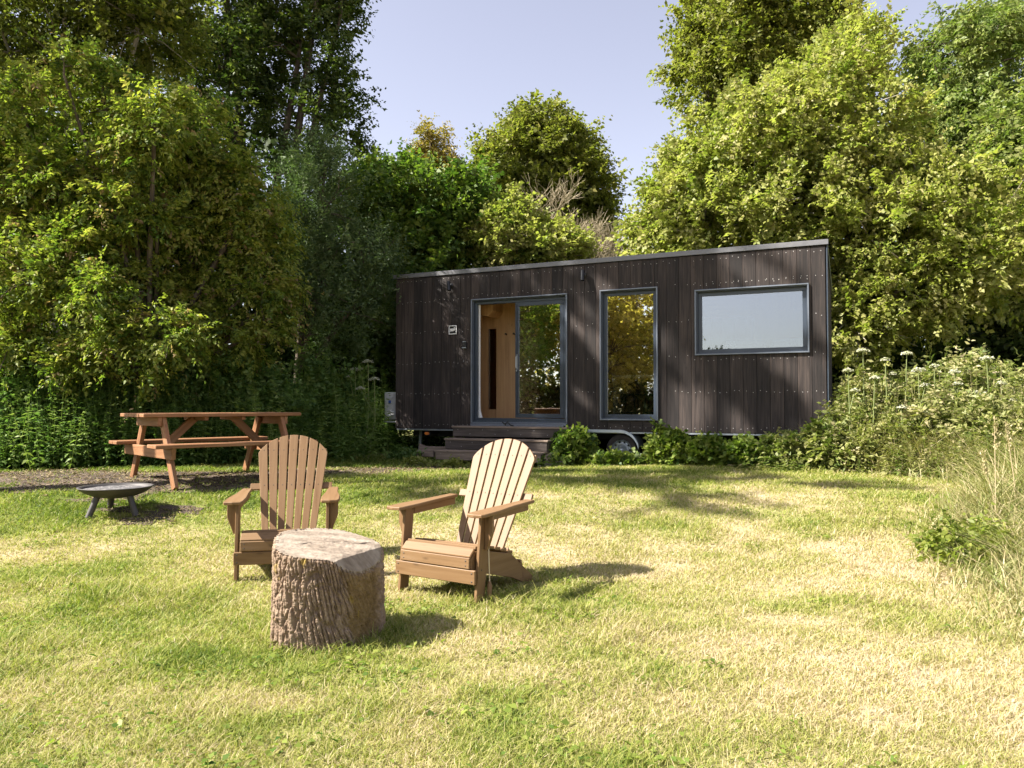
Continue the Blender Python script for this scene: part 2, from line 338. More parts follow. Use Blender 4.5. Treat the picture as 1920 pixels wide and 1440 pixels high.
M['leaf_nettle'] = leafmat('nettle_leaf', [(0.045, 0.095, 0.024), (0.09, 0.16, 0.038), (0.15, 0.22, 0.055), (0.24, 0.29, 0.085)], 0.42, 0.018)
M['leaf_meadow'] = leafmat('meadow_leaf', [(0.07, 0.11, 0.024), (0.145, 0.18, 0.042), (0.24, 0.25, 0.078), (0.34, 0.31, 0.14), (0.44, 0.36, 0.22)], 0.4, 0.018)
M['leaf_shrub'] = leafmat('bramble_leaf', [(0.04, 0.085, 0.014), (0.095, 0.155, 0.025), (0.185, 0.23, 0.038), (0.28, 0.3, 0.07)], 0.42, 0.018)
M['leaf_bronze'] = leafmat('bronze_leaf', [(0.14, 0.115, 0.03), (0.3, 0.24, 0.055), (0.5, 0.36, 0.1), (0.6, 0.43, 0.14)], 0.65, 0.018)
M['litter'] = leafmat('dry_litter', [(.07, .045, .028), (.13, .09, .05), (.22, .165, .09), (.32, .26, .16)], .1, .02)
M['petal'] = leafmat('white_petal', [(0.36, 0.35, 0.25), (0.5, 0.48, 0.38), (0.62, 0.6, 0.5)], 0.3, 0.01)
M['stem'] = plain('plant_stem', (.16, .19, .06), .7)
M['drystem'] = plain('dry_stem', (.42, .33, .19), .8)

# ------------------------------------------------------------------ ground and path
def axis(lo, hi, step, far):
    core = list(np.arange(lo, hi + 1e-6, step)); k = step
    a, b = [], []
    p = lo
    while p > -far: k *= 1.35; p -= k; a.append(p)
    k = step; p = hi
    while p < far: k *= 1.35; p += k; b.append(p)
    return np.array(a[::-1] + core + b)
gx = axis(-9, 9, .11, 500); gy = axis(1.2, 15, .11, 500)
GX, GY = np.meshgrid(gx, gy); nx, ny = len(gx), len(gy)
idx = np.arange(nx * ny).reshape(ny, nx)
quad = np.stack([idx[:-1, :-1], idx[:-1, 1:], idx[1:, 1:], idx[1:, :-1]], -1).reshape(-1, 4)
me = bpy.data.meshes.new('ground')
me.from_pydata(np.stack([GX, GY, gz(GX, GY)], -1).reshape(-1, 3).tolist(), [], quad.tolist())
a = me.attributes.new('dry', 'FLOAT', 'POINT'); a.data.foreach_set('value', dryness(GX, GY).ravel())
tag(link('ground', me, M['ground'], smooth=True), 'gently rising lawn ground under the mown grass', None, None, 'structure')
st = .05; xs = np.arange(-9.5, 1.2, st); ys = np.arange(5.6, 12.2, st); PX, PY = np.meshgrid(xs, ys)
pm = path_mask(PX, PY); cell = (pm[:-1, :-1] > 0) & (pm[1:, 1:] > 0) & (pm[:-1, 1:] > 0) & (pm[1:, :-1] > 0)
pi_ = np.arange(PX.size).reshape(PX.shape); pq = np.stack([pi_[:-1, :-1], pi_[:-1, 1:], pi_[1:, 1:], pi_[1:, :-1]], -1)[cell]
used, inv = np.unique(pq, return_inverse=True)
pz = gz(PX, PY) + .006 + .012 * ss(0, .25, pm) * fbm(PX * 7, PY * 7, 77, 3)
me = bpy.data.meshes.new('path'); me.from_pydata(np.stack([PX, PY, pz], -1).reshape(-1, 3)[used].tolist(), [], inv.reshape(-1, 4).tolist())
tag(link('path', me, M['soil'], smooth=True), 'bare trodden earth path under the picnic table and on to the steps', None, None, 'structure')

# ------------------------------------------------------------------ mown grass
STUMP = (-.967, 3.945)
def frustum_pts(n, d0, d1, rs, side=1.42, power=2):
    """points with density ~ 1/d**2 in the view wedge (and a margin beside it)"""
    u = rs.random(n); d = d0 * (d1 / d0) ** u if power == 2 else d0 + (d1 - d0) * u
    x = (rs.random(n) - .5) * (d * side + 3.4); return x, d
def blades(name, x, y, z, h, wd, tint, mat, rs, bend=.55, lab=None, cat=None, kind=None):
    n = len(x); az = rs.random(n) * 2 * math.pi; dx, dy = np.cos(az), np.sin(az); b = bend * (.3 + rs.random(n)) * h
    az2 = az + math.pi / 2 + rs.normal(0, .5, n); sx, sy = np.cos(az2) * wd / 2, np.sin(az2) * wd / 2
    P = np.empty((n, 7, 3))
    for k, (t, ww) in enumerate(((0, 1), (.5, .85), (1, 0))):
        cx = x + dx * b * t * t; cyy = y + dy * b * t * t; cz = z - .004 + h * (t - .28 * bend * t * t)
        if k == 0: c0 = (cx, cyy, cz)
        elif k == 1: c1 = (cx, cyy, cz)
        else: c2 = (cx, cyy, cz)
    st_ = lambda c, s, w: np.stack([c[0] + s * sx * w, c[1] + s * sy * w, c[2]], -1)
    q = np.stack([st_(c0, -1, 1), st_(c0, 1, 1), st_(c1, 1, .85), st_(c1, -1, .85)], 1)
    q2 = np.stack([st_(c1, -1, .85), st_(c1, 1, .85), st_(c2, 1, .12), st_(c2, -1, .12)], 1)
    verts = np.concatenate([q, q2], 0).reshape(-1, 3); tt = np.concatenate([tint, tint])
    o = quads_mesh(name, verts, tt, mat)
    if lab: tag(o, lab, cat, None, kind)
    return o
rs = np.random.default_rng(3)
x, y = frustum_pts(1000000, 1.9, 13.0, rs)
a_, b_ = house_ab(x, y)
pmk = path_mask(x, y)
keep = (pmk < .02) | ((pmk < .25) & (rs.random(len(x)) < .3)) | (rs.random(len(x)) < .05); keep &= ~((a_ > -3.7) & (a_ < 3.7) & (b_ < .1))
keep &= np.hypot(x - STUMP[0], y - STUMP[1]) > .285
keep &= rs.random(len(x)) < .45 + .55 * ss(.25, .5, fbm(x * 5, y * 5, 41, 3))
x, y = x[keep], y[keep]; n = len(x)
dr = dryness(x, y); tint = np.clip(dr * .9 + rs.normal(.03, .2, n), 0, 1)
lush = fbm(x * 2.4, y * 2.4, 55, 3)
h = (.016 + .042 * rs.random(n) ** 1.7) * (.6 + .9 * lush) * (1.2 - .45 * dr) * (1 + .12 * np.maximum(0, y - 4) / 4)
tuft = ss(.66, .74, fbm(x * 1.7, y * 1.7, 66, 3)) * (rs.random(n) < .5); h = h * (1 + .8 * tuft)
edge = np.exp(-np.maximum(0, np.hypot(x - STUMP[0], y - STUMP[1]) - .29) / .05); h = h * (1 + 1.5 * edge)
blades('grass', x, y, gz(x, y), h, (.0013 + .00075 * y) * (.7 + .6 * rs.random(n)), tint, M['blade'], rs, .95,
       'short sunlit lawn grass mixed from fresh green and dry straw patches', 'grass', 'stuff')

# ------------------------------------------------------------------ foliage builders (and the litter on the bare earth)
def basis(nrm):
    r = np.where(np.abs(nrm[:, 2:3]) < .9, np.array([[0, 0, 1.]]), np.array([[1., 0, 0]]))
    x_ = np.cross(nrm, r); x_ /= np.linalg.norm(x_, axis=1, keepdims=True) + 1e-9
    return x_, np.cross(nrm, x_)
def nrmz(v): return v / (np.linalg.norm(v, axis=1, keepdims=True) + 1e-9)
def leaf_verts(P, A, N, L, W, fold=.18):
    A = nrmz(A); N = nrmz(N - A * np.sum(N * A, 1, keepdims=True)); Sd = np.cross(A, N); L = L[:, None]; W = W[:, None]
    mid = P + A * L * .42
    return np.stack([P, mid + Sd * W * .5 + N * W * fold, P + A * L - N * L * .12, mid - Sd * W * .5 + N * W * fold], 1).reshape(-1, 3)
def crown_leaves(blobs, ncl, per, cr, ll, seed, droop=.3, up=.45, shell=.6, tint_mu=.45, lump=.3, zmin=.3, asp=.6, nsp=6, spread=.75, gap=.25, seeds=0):
    """boughs spread over the blobs; each bough is a fan of leafy sprays growing outwards"""
    rs = np.random.default_rng(seed); B = np.array(blobs, float); wts = (B[:, 3] * B[:, 5] + B[:, 3] * B[:, 4]); wts /= wts.sum()
    k = rs.choice(len(B), ncl, p=wts); d = nrmz(rs.normal(size=(ncl, 3))); d[:, 2] = np.where((d[:, 2] < -.45) & (rs.random(ncl) < .5), -d[:, 2], d[:, 2])
    r = np.where(rs.random(ncl) < shell, rs.uniform(.7, 1.0, ncl), rs.uniform(.25, .8, ncl)) + (rs.random(ncl) < .08) * rs.uniform(0, .16, ncl)
    ph = k * 7.3 + 50
    r = r * (1 + lump * 2 * (vnoise(d[:, 0] * 2.1 + ph, d[:, 1] * 2.1 + d[:, 2] * 2.7 + 50, seed) - .5) + lump * (vnoise(d[:, 0] * 5 + ph, d[:, 1] * 5 + d[:, 2] * 6 + 80, seed + 3) - .5))
    C = B[k, :3] + d * B[k, 3:6] * r[:, None]; out = nrmz(d / B[k, 3:6])
    ok = (C[:, 2] > zmin) & ~in_house(C, .05) & (vnoise(C[:, 0] * 1.3 + 90, C[:, 2] * 1.3 + C[:, 1] * .9 + 90, seed + 5) > gap * (rs.random(ncl) < .8)); C, out = C[ok], out[ok]; ncl = len(C)
    size = cr * rs.uniform(.6, 1.35, ncl)
    si = np.repeat(np.arange(ncl), nsp); ns = len(si)
    ax = nrmz(out[si] * .8 + np.array([[0, 0, up]]) + rs.normal(0, spread, (ns, 3))); O = C[si] + rs.normal(0, .22, (ns, 3)) * size[si][:, None]; ln = size[si] * rs.uniform(.7, 1.7, ns)
    pn = nrmz(np.array([[0, 0, .9]]) + out[si] * .5 + rs.normal(0, .35, (ns, 3))); sd = nrmz(np.cross(ax, pn)); pn = np.cross(sd, ax)
    q = max(3, int(round(per / nsp))); li = np.repeat(np.arange(ns), q); n = len(li); t = np.tile((np.arange(q) + .5) / q, ns) + rs.normal(0, .05, n)
    sg = np.where(rs.random(n) < .5, -1., 1.); P = O[li] + ax[li] * (ln[li] * t)[:, None] + rs.normal(0, .035, (n, 3)) * ln[li][:, None]
    P[:, 2] -= droop * ln[li] * t ** 2 * .55
    A = ax[li] * .55 + sd[li] * (sg * .85)[:, None] + rs.normal(0, .3, (n, 3)); A[:, 2] -= droop * .7
    N = pn[li] + rs.normal(0, .38, (n, 3)); L = ll * rs.uniform(.55, 1.25, n) * (1.1 - .25 * t) * rs.uniform(.75, 1.25, ncl)[si][li]; W = L * asp * rs.uniform(.8, 1.2, n)
    ctint = rs.normal(tint_mu, .12, ncl); stint = rs.normal(0, .09, ns); tint = np.clip(ctint[si][li] + stint[li] + rs.normal(0, .11, n), 0, 1)
    tint = np.where((rs.random(ns) < seeds)[li] & (t > .5), rs.uniform(.92, 1, n), np.minimum(tint, .88) if seeds else tint)
    ok = (P[:, 2] > gz(P[:, 0], P[:, 1]) + .03) & ~in_house(P, .1)
    return leaf_verts(P[ok], A[ok], N[ok], L[ok], W[ok]), tint[ok], C, out
def limbs(mb, base, blobs, C, r0, seed, ntw=160, sides=7, fork=.3, split=1):
    rr = random.Random(seed); base = V(*base); cen = np.average(np.array(blobs)[:, :3], axis=0, weights=np.array(blobs)[:, 3])
    top = np.array(blobs)[:, 2].max()
    fk = base + (cen - base) * fork; fk[2] = base[2] + (cen[2] - base[2]) * fork * 1.1
    mb.tube([base - V(0, 0, .1), base + V(0, 0, .15), (base + fk) / 2 + V(rr.uniform(-.08, .08), rr.uniform(-.08, .08), 0), fk], [r0 * 1.35, r0 * 1.05, r0 * .9, r0 * .8], sides)
    nodes = []
    for bl in blobs:
        c = V(*bl[:3]); m = (fk + c) / 2 + V(rr.uniform(-.3, .3), rr.uniform(-.3, .3), rr.uniform(0, .4)) * bl[3] * .4
        t2 = c + V(rr.uniform(-.2, .2), rr.uniform(-.2, .2), .5) * bl[3] * .8; r1 = r0 * rr.uniform(.4, .65)
        mb.tube([fk, m, c, t2], [r1, r1 * .7, r1 * .45, r1 * .12], 6); nodes += [m, (m + c) / 2, c, (c + t2) / 2]
    nodes = np.array(nodes)
    for i in rr.sample(range(len(C)), min(ntw, len(C))):
        p = C[i]; q = nodes[np.argmin(((nodes - p) ** 2).sum(1) + 2 * np.maximum(0, nodes[:, 2] - p[2]) ** 2)]
        p = p + (p - q) / max(.3, np.linalg.norm(p - q)) * .25
        m = (p + q) / 2 + V(rr.uniform(-.1, .1), rr.uniform(-.1, .1), rr.uniform(.0, .15)) * np.linalg.norm(p - q)
        mb.tube([q, m, p], [r0 * .12, r0 * .07, .006], 4, cap=False)
def px_blob(b):                               # (px, py, depth, rx px, rz px[, ry m]) -> centre and radii in metres
    c = at(b[0], b[1], b[2]); k = b[2] / F; rx, rz = b[3] * k, b[4] * k
    return (c[0], c[1], c[2], rx, (b[5] if len(b) > 5 else rx * .8), rz)
def tree(name, label, base, blobs, ncl, per, cr, ll, mat, seed, trunk=.16, tm='trunk', cat='tree', group=None, ntw=160, world=False, **kw):
    B = blobs if world else [px_blob(b) for b in blobs]
    root = empty(name, (base[0], base[1], gz1(*base)), 0, label, cat, group)
    off = V(base[0], base[1], gz1(*base))
    v, t, C, out = crown_leaves(B, ncl, per, cr, ll, seed, **kw)
    quads_mesh('crown', v - off, t, M[mat], root)
    mb = MB(); limbs(mb, off, B, C, trunk, seed, ntw); mb.v = [tuple(V(*p) - off) for p in mb.v]
    mb.build('trunk', M[tm], root); return root
def herbs(name, P, H, ll, mat, seed, parent=None, nodes=9, asp=.42, droop=.5, tint_mu=.45, tspread=.18, lean=.12, top=.45, stemw=.007):
    """upright leafy stems: opposite leaf pairs getting smaller to the top; P base points (n,3), H heights"""
    rs = np.random.default_rng(seed); n = len(P); ld = rs.normal(0, lean, (n, 2)); ax = nrmz(np.concatenate([ld, np.ones((n, 1))], 1))
    az0 = rs.random(n) * 6.28; vs = []; ts = []; ct = np.clip(rs.normal(tint_mu, tspread, n), 0, 1)
    for k in range(nodes):
        t = .12 + .88 * (k + .5) / nodes
        for sgn in (0, 1, 2):
            az = az0 + k * 1.6 + sgn * 2.1 + rs.normal(0, .3, n)
            D = np.stack([np.cos(az), np.sin(az), np.full(n, -droop * (1 - t) + .25 * t) + rs.normal(0, .2, n)], 1)
            L = ll * (1.1 - (1.1 - top) * t) * rs.uniform(.6, 1.25, n)
            Nn = np.stack([-np.cos(az) * .2, -np.sin(az) * .2, np.ones(n)], 1) + rs.normal(0, .3, (n, 3))
            pos = P + ax * (H * t)[:, None] + rs.normal(0, .01, (n, 3))
            vs.append(leaf_verts(pos, D, Nn, L, L * asp)); ts.append(np.clip(ct + rs.normal(0, .1, n) + .12 * (t - .5), 0, 1))
    az = rs.random(n) * 6.28; sd = np.stack([np.cos(az), np.sin(az), np.zeros(n)], 1) * stemw / 2; T = P + ax * H[:, None]
    vs.append(np.stack([P - sd, P + sd, T + sd * .4, T - sd * .4], 1).reshape(-1, 3)); ts.append(np.clip(ct + .1, 0, 1))
    vs = np.concatenate(vs); ts = np.concatenate(ts)
    bad = in_house(vs.reshape(-1, 4, 3).mean(1)); vs = vs.reshape(-1, 4, 3)[~bad].reshape(-1, 3)
    return quads_mesh(name, vs, ts[~bad], M[mat], parent)

# ------------------------------------------------------------------ tiny house on wheels
house = empty('tiny_house', HC, HYAW, 'long dark timber-clad tiny house on a trailer with a glazed sliding door standing open', 'tiny house')
HL, HHT, HD = 3.617, 2.79, 2.45
DOOR = (-2.066, -.296, .11, 2.252); TALL = (.262, 1.20, .18, 2.266); BIG = (1.771, 3.396, 1.177, 2.176)
OPEN = [DOOR, TALL, BIG]
def cladding():
    mb = MB(); nb = 38; pw = 2 * HL / nb; g = .0035
    for i in range(nb):
        a0, a1 = -HL + i * pw + g / 2, -HL + (i + 1) * pw - g / 2; dz = rnd.uniform(-.002, .002)
        cuts = sorted({a0, a1, *[min(max(e, a0), a1) for o in OPEN for e in o[:2]]})
        holes = []
        for c0, c1 in zip(cuts[:-1], cuts[1:]):
            if c1 - c0 < .004: continue
            mid = (c0 + c1) / 2; spans = [(.0, HHT - .085)]
            for o in OPEN:
                if o[0] < mid < o[1]: spans = [(.0, o[2]), (o[3], HHT - .085)]; holes.append(o)
            for h0, h1 in spans:
                if h1 - h0 > .02: mb.box((mid, -.011 + dz, (h0 + h1) / 2), (c1 - c0, .022, h1 - h0), [(1, 0, 0), (0, 1, 0), (0, 0, 1)], .0025)
        rows = [.075, .62, 1.17, 1.72, 2.27, 2.64]
        if holes:
            o = holes[0]; rows = [r for r in rows if r < o[2] - .05 or r > o[3] + .06]
            if o[2] > .3: rows.append(o[2] - .07)
            rows.append(o[3] + .075)
        for r in rows:
            for e in (.05, pw - .05):
                if rnd.random() < .93:
                    aa = a0 + e + rnd.uniform(-.012, .012); hh = r + rnd.uniform(-.02, .02)
                    if any(o[0] - .03 < aa < o[1] + .03 and o[2] - .03 < hh < o[3] + .03 for o in OPEN): continue
                    mb.screw((aa, -.0235 + dz, hh), (0, -1, 0), .006)
    # end walls
    for sgn in (-1, 1):
        for j in range(12):
            y0 = .03 + j * (HD - .06) / 12; y1 = y0 + (HD - .06) / 12 - g; hh = HHT - .1 - .36 * (y0 + y1) / 2 / HD
            mb.box((sgn * (HL + .004), (y0 + y1) / 2, hh / 2), (.022, y1 - y0, hh), [(1, 0, 0), (0, 1, 0), (0, 0, 1)], .0025)
    for j in range(36):
        a0 = -HL + j * 2 * HL / 36 + .002; a1 = a0 + 2 * HL / 36 - .004
        mb.box(((a0 + a1) / 2, HD + .011, 1.15), (a1 - a0, .022, 2.3), [(1, 0, 0), (0, 1, 0), (0, 0, 1)], .0025)
    return mb.build('cladding', [M['clad'], M['nail']], house)
cladding()
def shell():                                  # structural wall behind the boards, floor, ceiling
    mb = MB(); T = .1
    def wallbox(a0, a1, h0, h1): mb.box(((a0 + a1) / 2, T / 2 + .002, (h0 + h1) / 2), (a1 - a0, T - .002, h1 - h0), [(1, 0, 0), (0, 1, 0), (0, 0, 1)], .001)
    e = [-HL + .012, DOOR[0], DOOR[1], TALL[0], TALL[1], BIG[0], BIG[1], HL - .012]
    for k in (0, 2, 4, 6): wallbox(e[k], e[k + 1], .02, HHT - .1)
    for o in OPEN: wallbox(o[0], o[1], .02, o[2]); wallbox(o[0], o[1], o[3], HHT - .1)
    return mb.build('wall', M['under'], house)
shell()
mb = MB(); mb.box((0, HD / 2, .06), (2 * HL - .05, HD - .2, .08), None, .002); mb.build('floor', M['pine'], house)
mb = MB()                                     # inner lining: back wall with an unseen gap added to let light in, end walls, ceiling, inner face of the front wall
def lin(c, s): mb.box(c, s, None, .002)
lin((-1.4, HD - .06, 1.3), (4.3, .03, 2.4)); lin((2.95, HD - .06, 1.3), (1.2, .03, 2.4)); lin((1.6, HD - .06, .5), (1.5, .03, .8)); lin((1.6, HD - .06, 2.25), (1.5, .03, .5))
lin((-HL + .06, HD / 2, 1.3), (.03, HD - .2, 2.4)); lin((HL - .06, HD / 2, 1.3), (.03, HD - .2, 2.4)); lin((0, HD / 2, 2.42), (2 * HL - .1, HD - .2, .03))
ee = [-HL + .05, DOOR[0], DOOR[1], TALL[0], TALL[1], BIG[0], BIG[1], HL - .05]
for k in (0, 2, 4, 6): lin(((ee[k] + ee[k + 1]) / 2, .118, 1.25), (ee[k + 1] - ee[k], .016, 2.3))
mb.build('inner_lining', M['pine'], house)
mb = MB(); mb.box((-2.62, 1.0, 1.3), (.76, .04, 2.4), None, .002); mb.box((-1.66, 1.0, 1.3), (.82, .04, 2.4), None, .002)
mb.box((-2.155, 1.0, 2.17), (.17, .04, .66), None, .002); mb.box((-2.155, 1.0, .22), (.17, .04, .24), None, .002)
mb.box((-1.25, 1.7, 1.3), (.04, 1.36, 2.4), None, .002)
part = mb.build('partition', M['pine'], house)
mb = MB(); mb.box((-2.155, 1.03, 1.09), (.168, .012, 1.5), None, .001); mb.build('dark_panel', M['mirrorglass'], part)
mb = MB(); mb.box((-2.155, 1.06, 1.09), (.168, .01, 1.5), None, .001); mb.build('panel_backing', M['dark'], part)
mb = MB()
for px in (-1.86, -1.70):
    mb = MB(); mb.tube([(px, .985, 1.72), (px, .93, 1.73)], [.014, .017], 8); mb.build('coat_peg', M['screwdark'], part)
mb = MB(); mb.prism([(-2.9, 2.18), (-2.02, 2.02), (-1.93, 2.12), (-1.93, 2.4), (-2.9, 2.4)], (0, .96, 0), (1, 0, 0), (0, 0, 1), .42, .004); mb.build('soffit', M['pine'], house)
# roof
mb = MB(); S0 = [(-HL - .035, -.05), (HL + .035, -.05)]
mb.box((0, -.034, HHT - .038), (2 * HL + .09, .022, .076), None, .004)
fasc = mb.build('fascia', M['roof'], house)
mb = MB()
for (y0, z0, y1, z1) in ((-.02, HHT - .012, HD + .05, HHT - .375),):
    d = unit(V(0, y1 - y0, z1 - z0)); mb.box((0, (y0 + y1) / 2, (z0 + z1) / 2), (2 * HL + .07, math.hypot(y1 - y0, z1 - z0), .03), [(1, 0, 0), d, np.cross((1, 0, 0), d)], .003)
    for k in range(19): xx = -HL + k * 2 * HL / 18; mb.box((xx, (y0 + y1) / 2 + .04, (z0 + z1) / 2 + .014), (.02, math.hypot(y1 - y0, z1 - z0) - .12, .02), [(1, 0, 0), d, np.cross((1, 0, 0), d)], .003)
mb.build('roof', M['roof'], house)
for sg in (-1, 1): 
    mb = MB(); d = unit(V(0, HD, -.36)); mb.box((sg * (HL + .024), HD / 2, HHT - .25), (.02, HD, .1), [(1, 0, 0), d, np.cross((1, 0, 0), d)], .003); mb.build('verge_trim', M['frame'], house)
for sg in (1,):
    mb = MB(); mb.box((HL + .022, .03, HHT / 2 - .05), (.018, .09, HHT - .12), None, .003); mb.build('corner_trim', M['frame'], house)
mb = MB(); mb.box((0, -.006, -.018), (2 * HL - .04, .03, .026), None, .003); mb.build('bottom_rail', M['galv'], house)
# chassis, wheels, mudguard
mb = MB()
for yy in (.45, 2.0): mb.box((0, yy, -.085), (7.0, .08, .13), None, .005)
for k in range(7): mb.box((-3.0 + k, 1.2, -.075), (.06, 2.3, .09), None, .004)
mb.box((0, 1.2, -.01), (7.1, 2.3, .025), None, .002); mb.build('chassis', M['under'], house)
WZ = -.295; WR = .262
def wheel(a):
    mb = MB(); c = (a, .02, WZ); pr = []
    for k in range(13):
        t = math.pi * k / 12; pr.append((WR - .05 + .05 * math.sin(t) ** .5, .09 + -.09 * math.cos(t)))
    pr = [(.165, .012)] + pr + [(.165, .168)]
    mb.lathe(pr, c, (0, 1, 0), 40); ty = MB(); tyv = mb
    wh = tyv.build('wheel', M['rubber'], house)
    mb = MB(); mb.lathe([(.172, .0), (.172, .012), (.158, .02), (.15, .05), (.118, .062), (.108, .03), (.095, .025), (.07, .045), (.066, .05)], c, (0, 1, 0), 36)
    for k in range(10):
        t = 2 * math.pi * k / 10; mb.tube([(a + .128 * math.cos(t), .058, WZ + .128 * math.sin(t)), (a + .128 * math.cos(t), .075, WZ + .128 * math.sin(t))], .017, 8, 1)
    mb.build('rim', [M['galv'], M['under']], wh)
    mb = MB(); mb.lathe([(.066, .05), (.064, .02), (.03, .012), (.028, -.01), (.018, -.018), (.001, -.018)], c, (0, 1, 0), 24)
    for k in range(5): t = 2 * math.pi * k / 5 + .3; mb.tube([(a + .05 * math.cos(t), .03, WZ + .05 * math.sin(t)), (a + .05 * math.cos(t), .004, WZ + .05 * math.sin(t))], .009, 6)
    mb.build('hub', M['galv'], wh)
for a in (.592, -.12): wheel(a)
mb = MB(); prof = []
for k in range(9): t = math.pi * (.06 + .44 * k / 8); prof.append((.592 + .305 * math.cos(t), WZ + .315 * math.sin(t)))
for k in range(9): t = math.pi * (.5 + .44 * k / 8); prof.append((-.12 + .305 * math.cos(t), WZ + .315 * math.sin(t)))
vs = []; fs = []
for (pa, ph) in prof:
    vs += [(pa, -.06, ph), (pa, -.06, ph - .035), (pa, .26, ph)]
for k in range(len(prof) - 1): o = 3 * k; fs += [[o, o + 3, o + 5, o + 2], [o, o + 1, o + 4, o + 3]]
mb.add(vs, fs); mg = mb.build('mudguard', M['galv'], house); sm = mg.modifiers.new('thick', 'SOLIDIFY'); sm.thickness = .012
for a, hh in ((-2.985, -.087), (2.919, -.055)):
    mb = MB(); mb.lathe([(.001, -.012), (.035, -.011), (.045, 0), (.045, .012)], (a, .02, hh), (0, 1, 0), 16)
    o = mb.build('side_reflector', M['orange'], house); o.scale = (1.1, 1, .62); o.location = (a * (1 - 1.1), 0, hh * (1 - .62))
    mb = MB(); mb.box((a, .06, hh), (.12, .05, .07), None, .003); mb.build('reflector_bracket', M['under'], house)
mb = MB()
for k in range(24): mb.box((-HL + .15 + k * .3, HD - .1, -.29), (.295, .02, .55), None, .002)
mb.build('shade_backing', M['under'], house)  # dark boards added at the rear to stand for the shade under the house
for a in (-3.3, 2.75):
    mb = MB(); mb.bar((a, .35, -.02), (a, .3, -.52), (1, 0, 0), .05, .05); mb.box((a, .3, -.53), (.14, .14, .02)); mb.build('support_leg', M['galv'], house)
# windows and the sliding door
def ring(mb, o, y0, y1, wd, mi=0, ch=.003):
    a0, a1, h0, h1 = o; ym = (y0 + y1) / 2; t = y1 - y0
    mb.box(((a0 + a1) / 2, ym, h0 + wd / 2), (a1 - a0, t, wd), None, ch, mi); mb.box(((a0 + a1) / 2, ym, h1 - wd / 2), (a1 - a0, t, wd), None, ch, mi)
    mb.box((a0 + wd / 2, ym, (h0 + h1) / 2), (wd, t, h1 - h0 - 2 * wd), None, ch, mi); mb.box((a1 - wd / 2, ym, (h0 + h1) / 2), (wd, t, h1 - h0 - 2 * wd), None, ch, mi)
def inset(o, d): return (o[0] + d, o[1] - d, o[2] + d, o[3] - d)
for o, gl in ((TALL, 'glass'), (BIG, 'mirrorglass')):
    mb = MB(); ring(mb, inset(o, .016), -.018, .112, .02); ring(mb, inset(o, .03), .05, .105, .062); fr = mb.build('window', M['frame'], house)
    mb = MB(); ring(mb, o, -.058, .004, .02); mb.build('flashing', M['flash'], fr)
    q = inset(o, .088); mb = MB(); mb.box(((q[0] + q[1]) / 2, .075, (q[2] + q[3]) / 2), (q[1] - q[0] + .01, .012, q[3] - q[2] + .01), None, .001); mb.build('pane', M[gl], fr)
mb = MB(); ring(mb, inset(DOOR, .016), -.018, .125, .022); q = inset(DOOR, .036); ring(mb, q, .03, .118, .05)
dr_ = mb.build('door', M['frame'], house)
mb = MB(); ring(mb, DOOR, -.058, .004, .02); mb.build('flashing', M['flash'], dr_)
mb = MB(); mb.box(((DOOR[0] + DOOR[1]) / 2, -.02, DOOR[2] - .03), (1.77, .1, .05), None, .006); mb.build('threshold', M['flash'], dr_)
sl = (-1.262, -.385, .205, 2.165); mb = MB(); ring(mb, sl, .035, .072, .068); mb.box((-1.235, .02, 1.2), (.012, .012, 1.9), None, .002); lf = mb.build('sliding_leaf', M['frame'], dr_)
p = inset(sl, .064); mb = MB(); mb.box(((p[0] + p[1]) / 2, .055, (p[2] + p[3]) / 2), (p[1] - p[0] + .008, .012, p[3] - p[2] + .008), None, .001); mb.build('pane', M['glass'], dr_)
mb = MB(); mb.box((-1.232, .028, 1.15), (.03, .012, .26), None, .003); mb.bar((-1.232, .0, 1.24), (-1.232, .0, 1.05), (1, 0, 0), .018, .014); mb.box((-1.232, .014, 1.235), (.014, .03, .014)); mb.box((-1.232, .014, 1.055), (.014, .03, .014))
mb.tube([(-1.232, .02, 1.0), (-1.232, .012, 1.0)], .012, 10); mb.build('handle', M['galv'], dr_)
mb = MB(); mb.prism([(-2.0, .2), (-1.915, .2), (-1.948, .32), (-1.955, .5), (-1.955, 2.17), (-2.0, 2.17)], (0, .112, 0), (1, 0, 0), (0, 0, 1), .03, .004); mb.build('door_jamb', M['white'], dr_)
# fittings on the front wall
for (x0, z0, x1, z1, tilt) in ((-2.485, 2.585, -2.45, 2.42, .02), (-.008, 2.60, -.002, 2.43, .0)):
    mb = MB(); mb.tube([(x0, -.10, z0), (x1, -.13, z1)], .033, 16); mb.bar(((x0 + x1) / 2, -.022, (z0 + z1) / 2 + .02), ((x0 + x1) / 2, -.10, (z0 + z1) / 2 + .01), (0, 0, 1), .04, .02)
    mb.lathe([(.001, 0), (.04, 0), (.04, .012), (.001, .012)], ((x0 + x1) / 2, -.036, (z0 + z1) / 2 + .02), (0, 1, 0), 20); mb.build('wall_lamp', M['steelblack'], house)
mb = MB(); sa, sh = -2.43, 1.738; mb.box((sa, -.032, sh), (.162, .012, .162), None, .003); sg = mb.build('sign', M['black'], house)
mb = MB(); ring(mb, (sa - .078, sa + .078, sh - .078, sh + .078), -.0415, -.0375, .014, 0, .001)
mb.box((sa - .002, -.0395, sh + .006), (.10, .004, .034), None, .001); mb.box((sa - .012, -.0395, sh - .018), (.06, .004, .014), None, .001)
mb.box((sa + .034, -.0395, sh + .036), (.012, .004, .026), None, .001); mb.box((sa - .042, -.0395, sh - .024), (.01, .004, .02), None, .001); mb.build('emblem', M['white'], sg)
mb = MB(); ka, kh = -2.193, 1.468; mb.box((ka, -.04, kh), (.075, .04, .115), None, .008); ks = mb.build('key_safe', M['steelblack'], house)
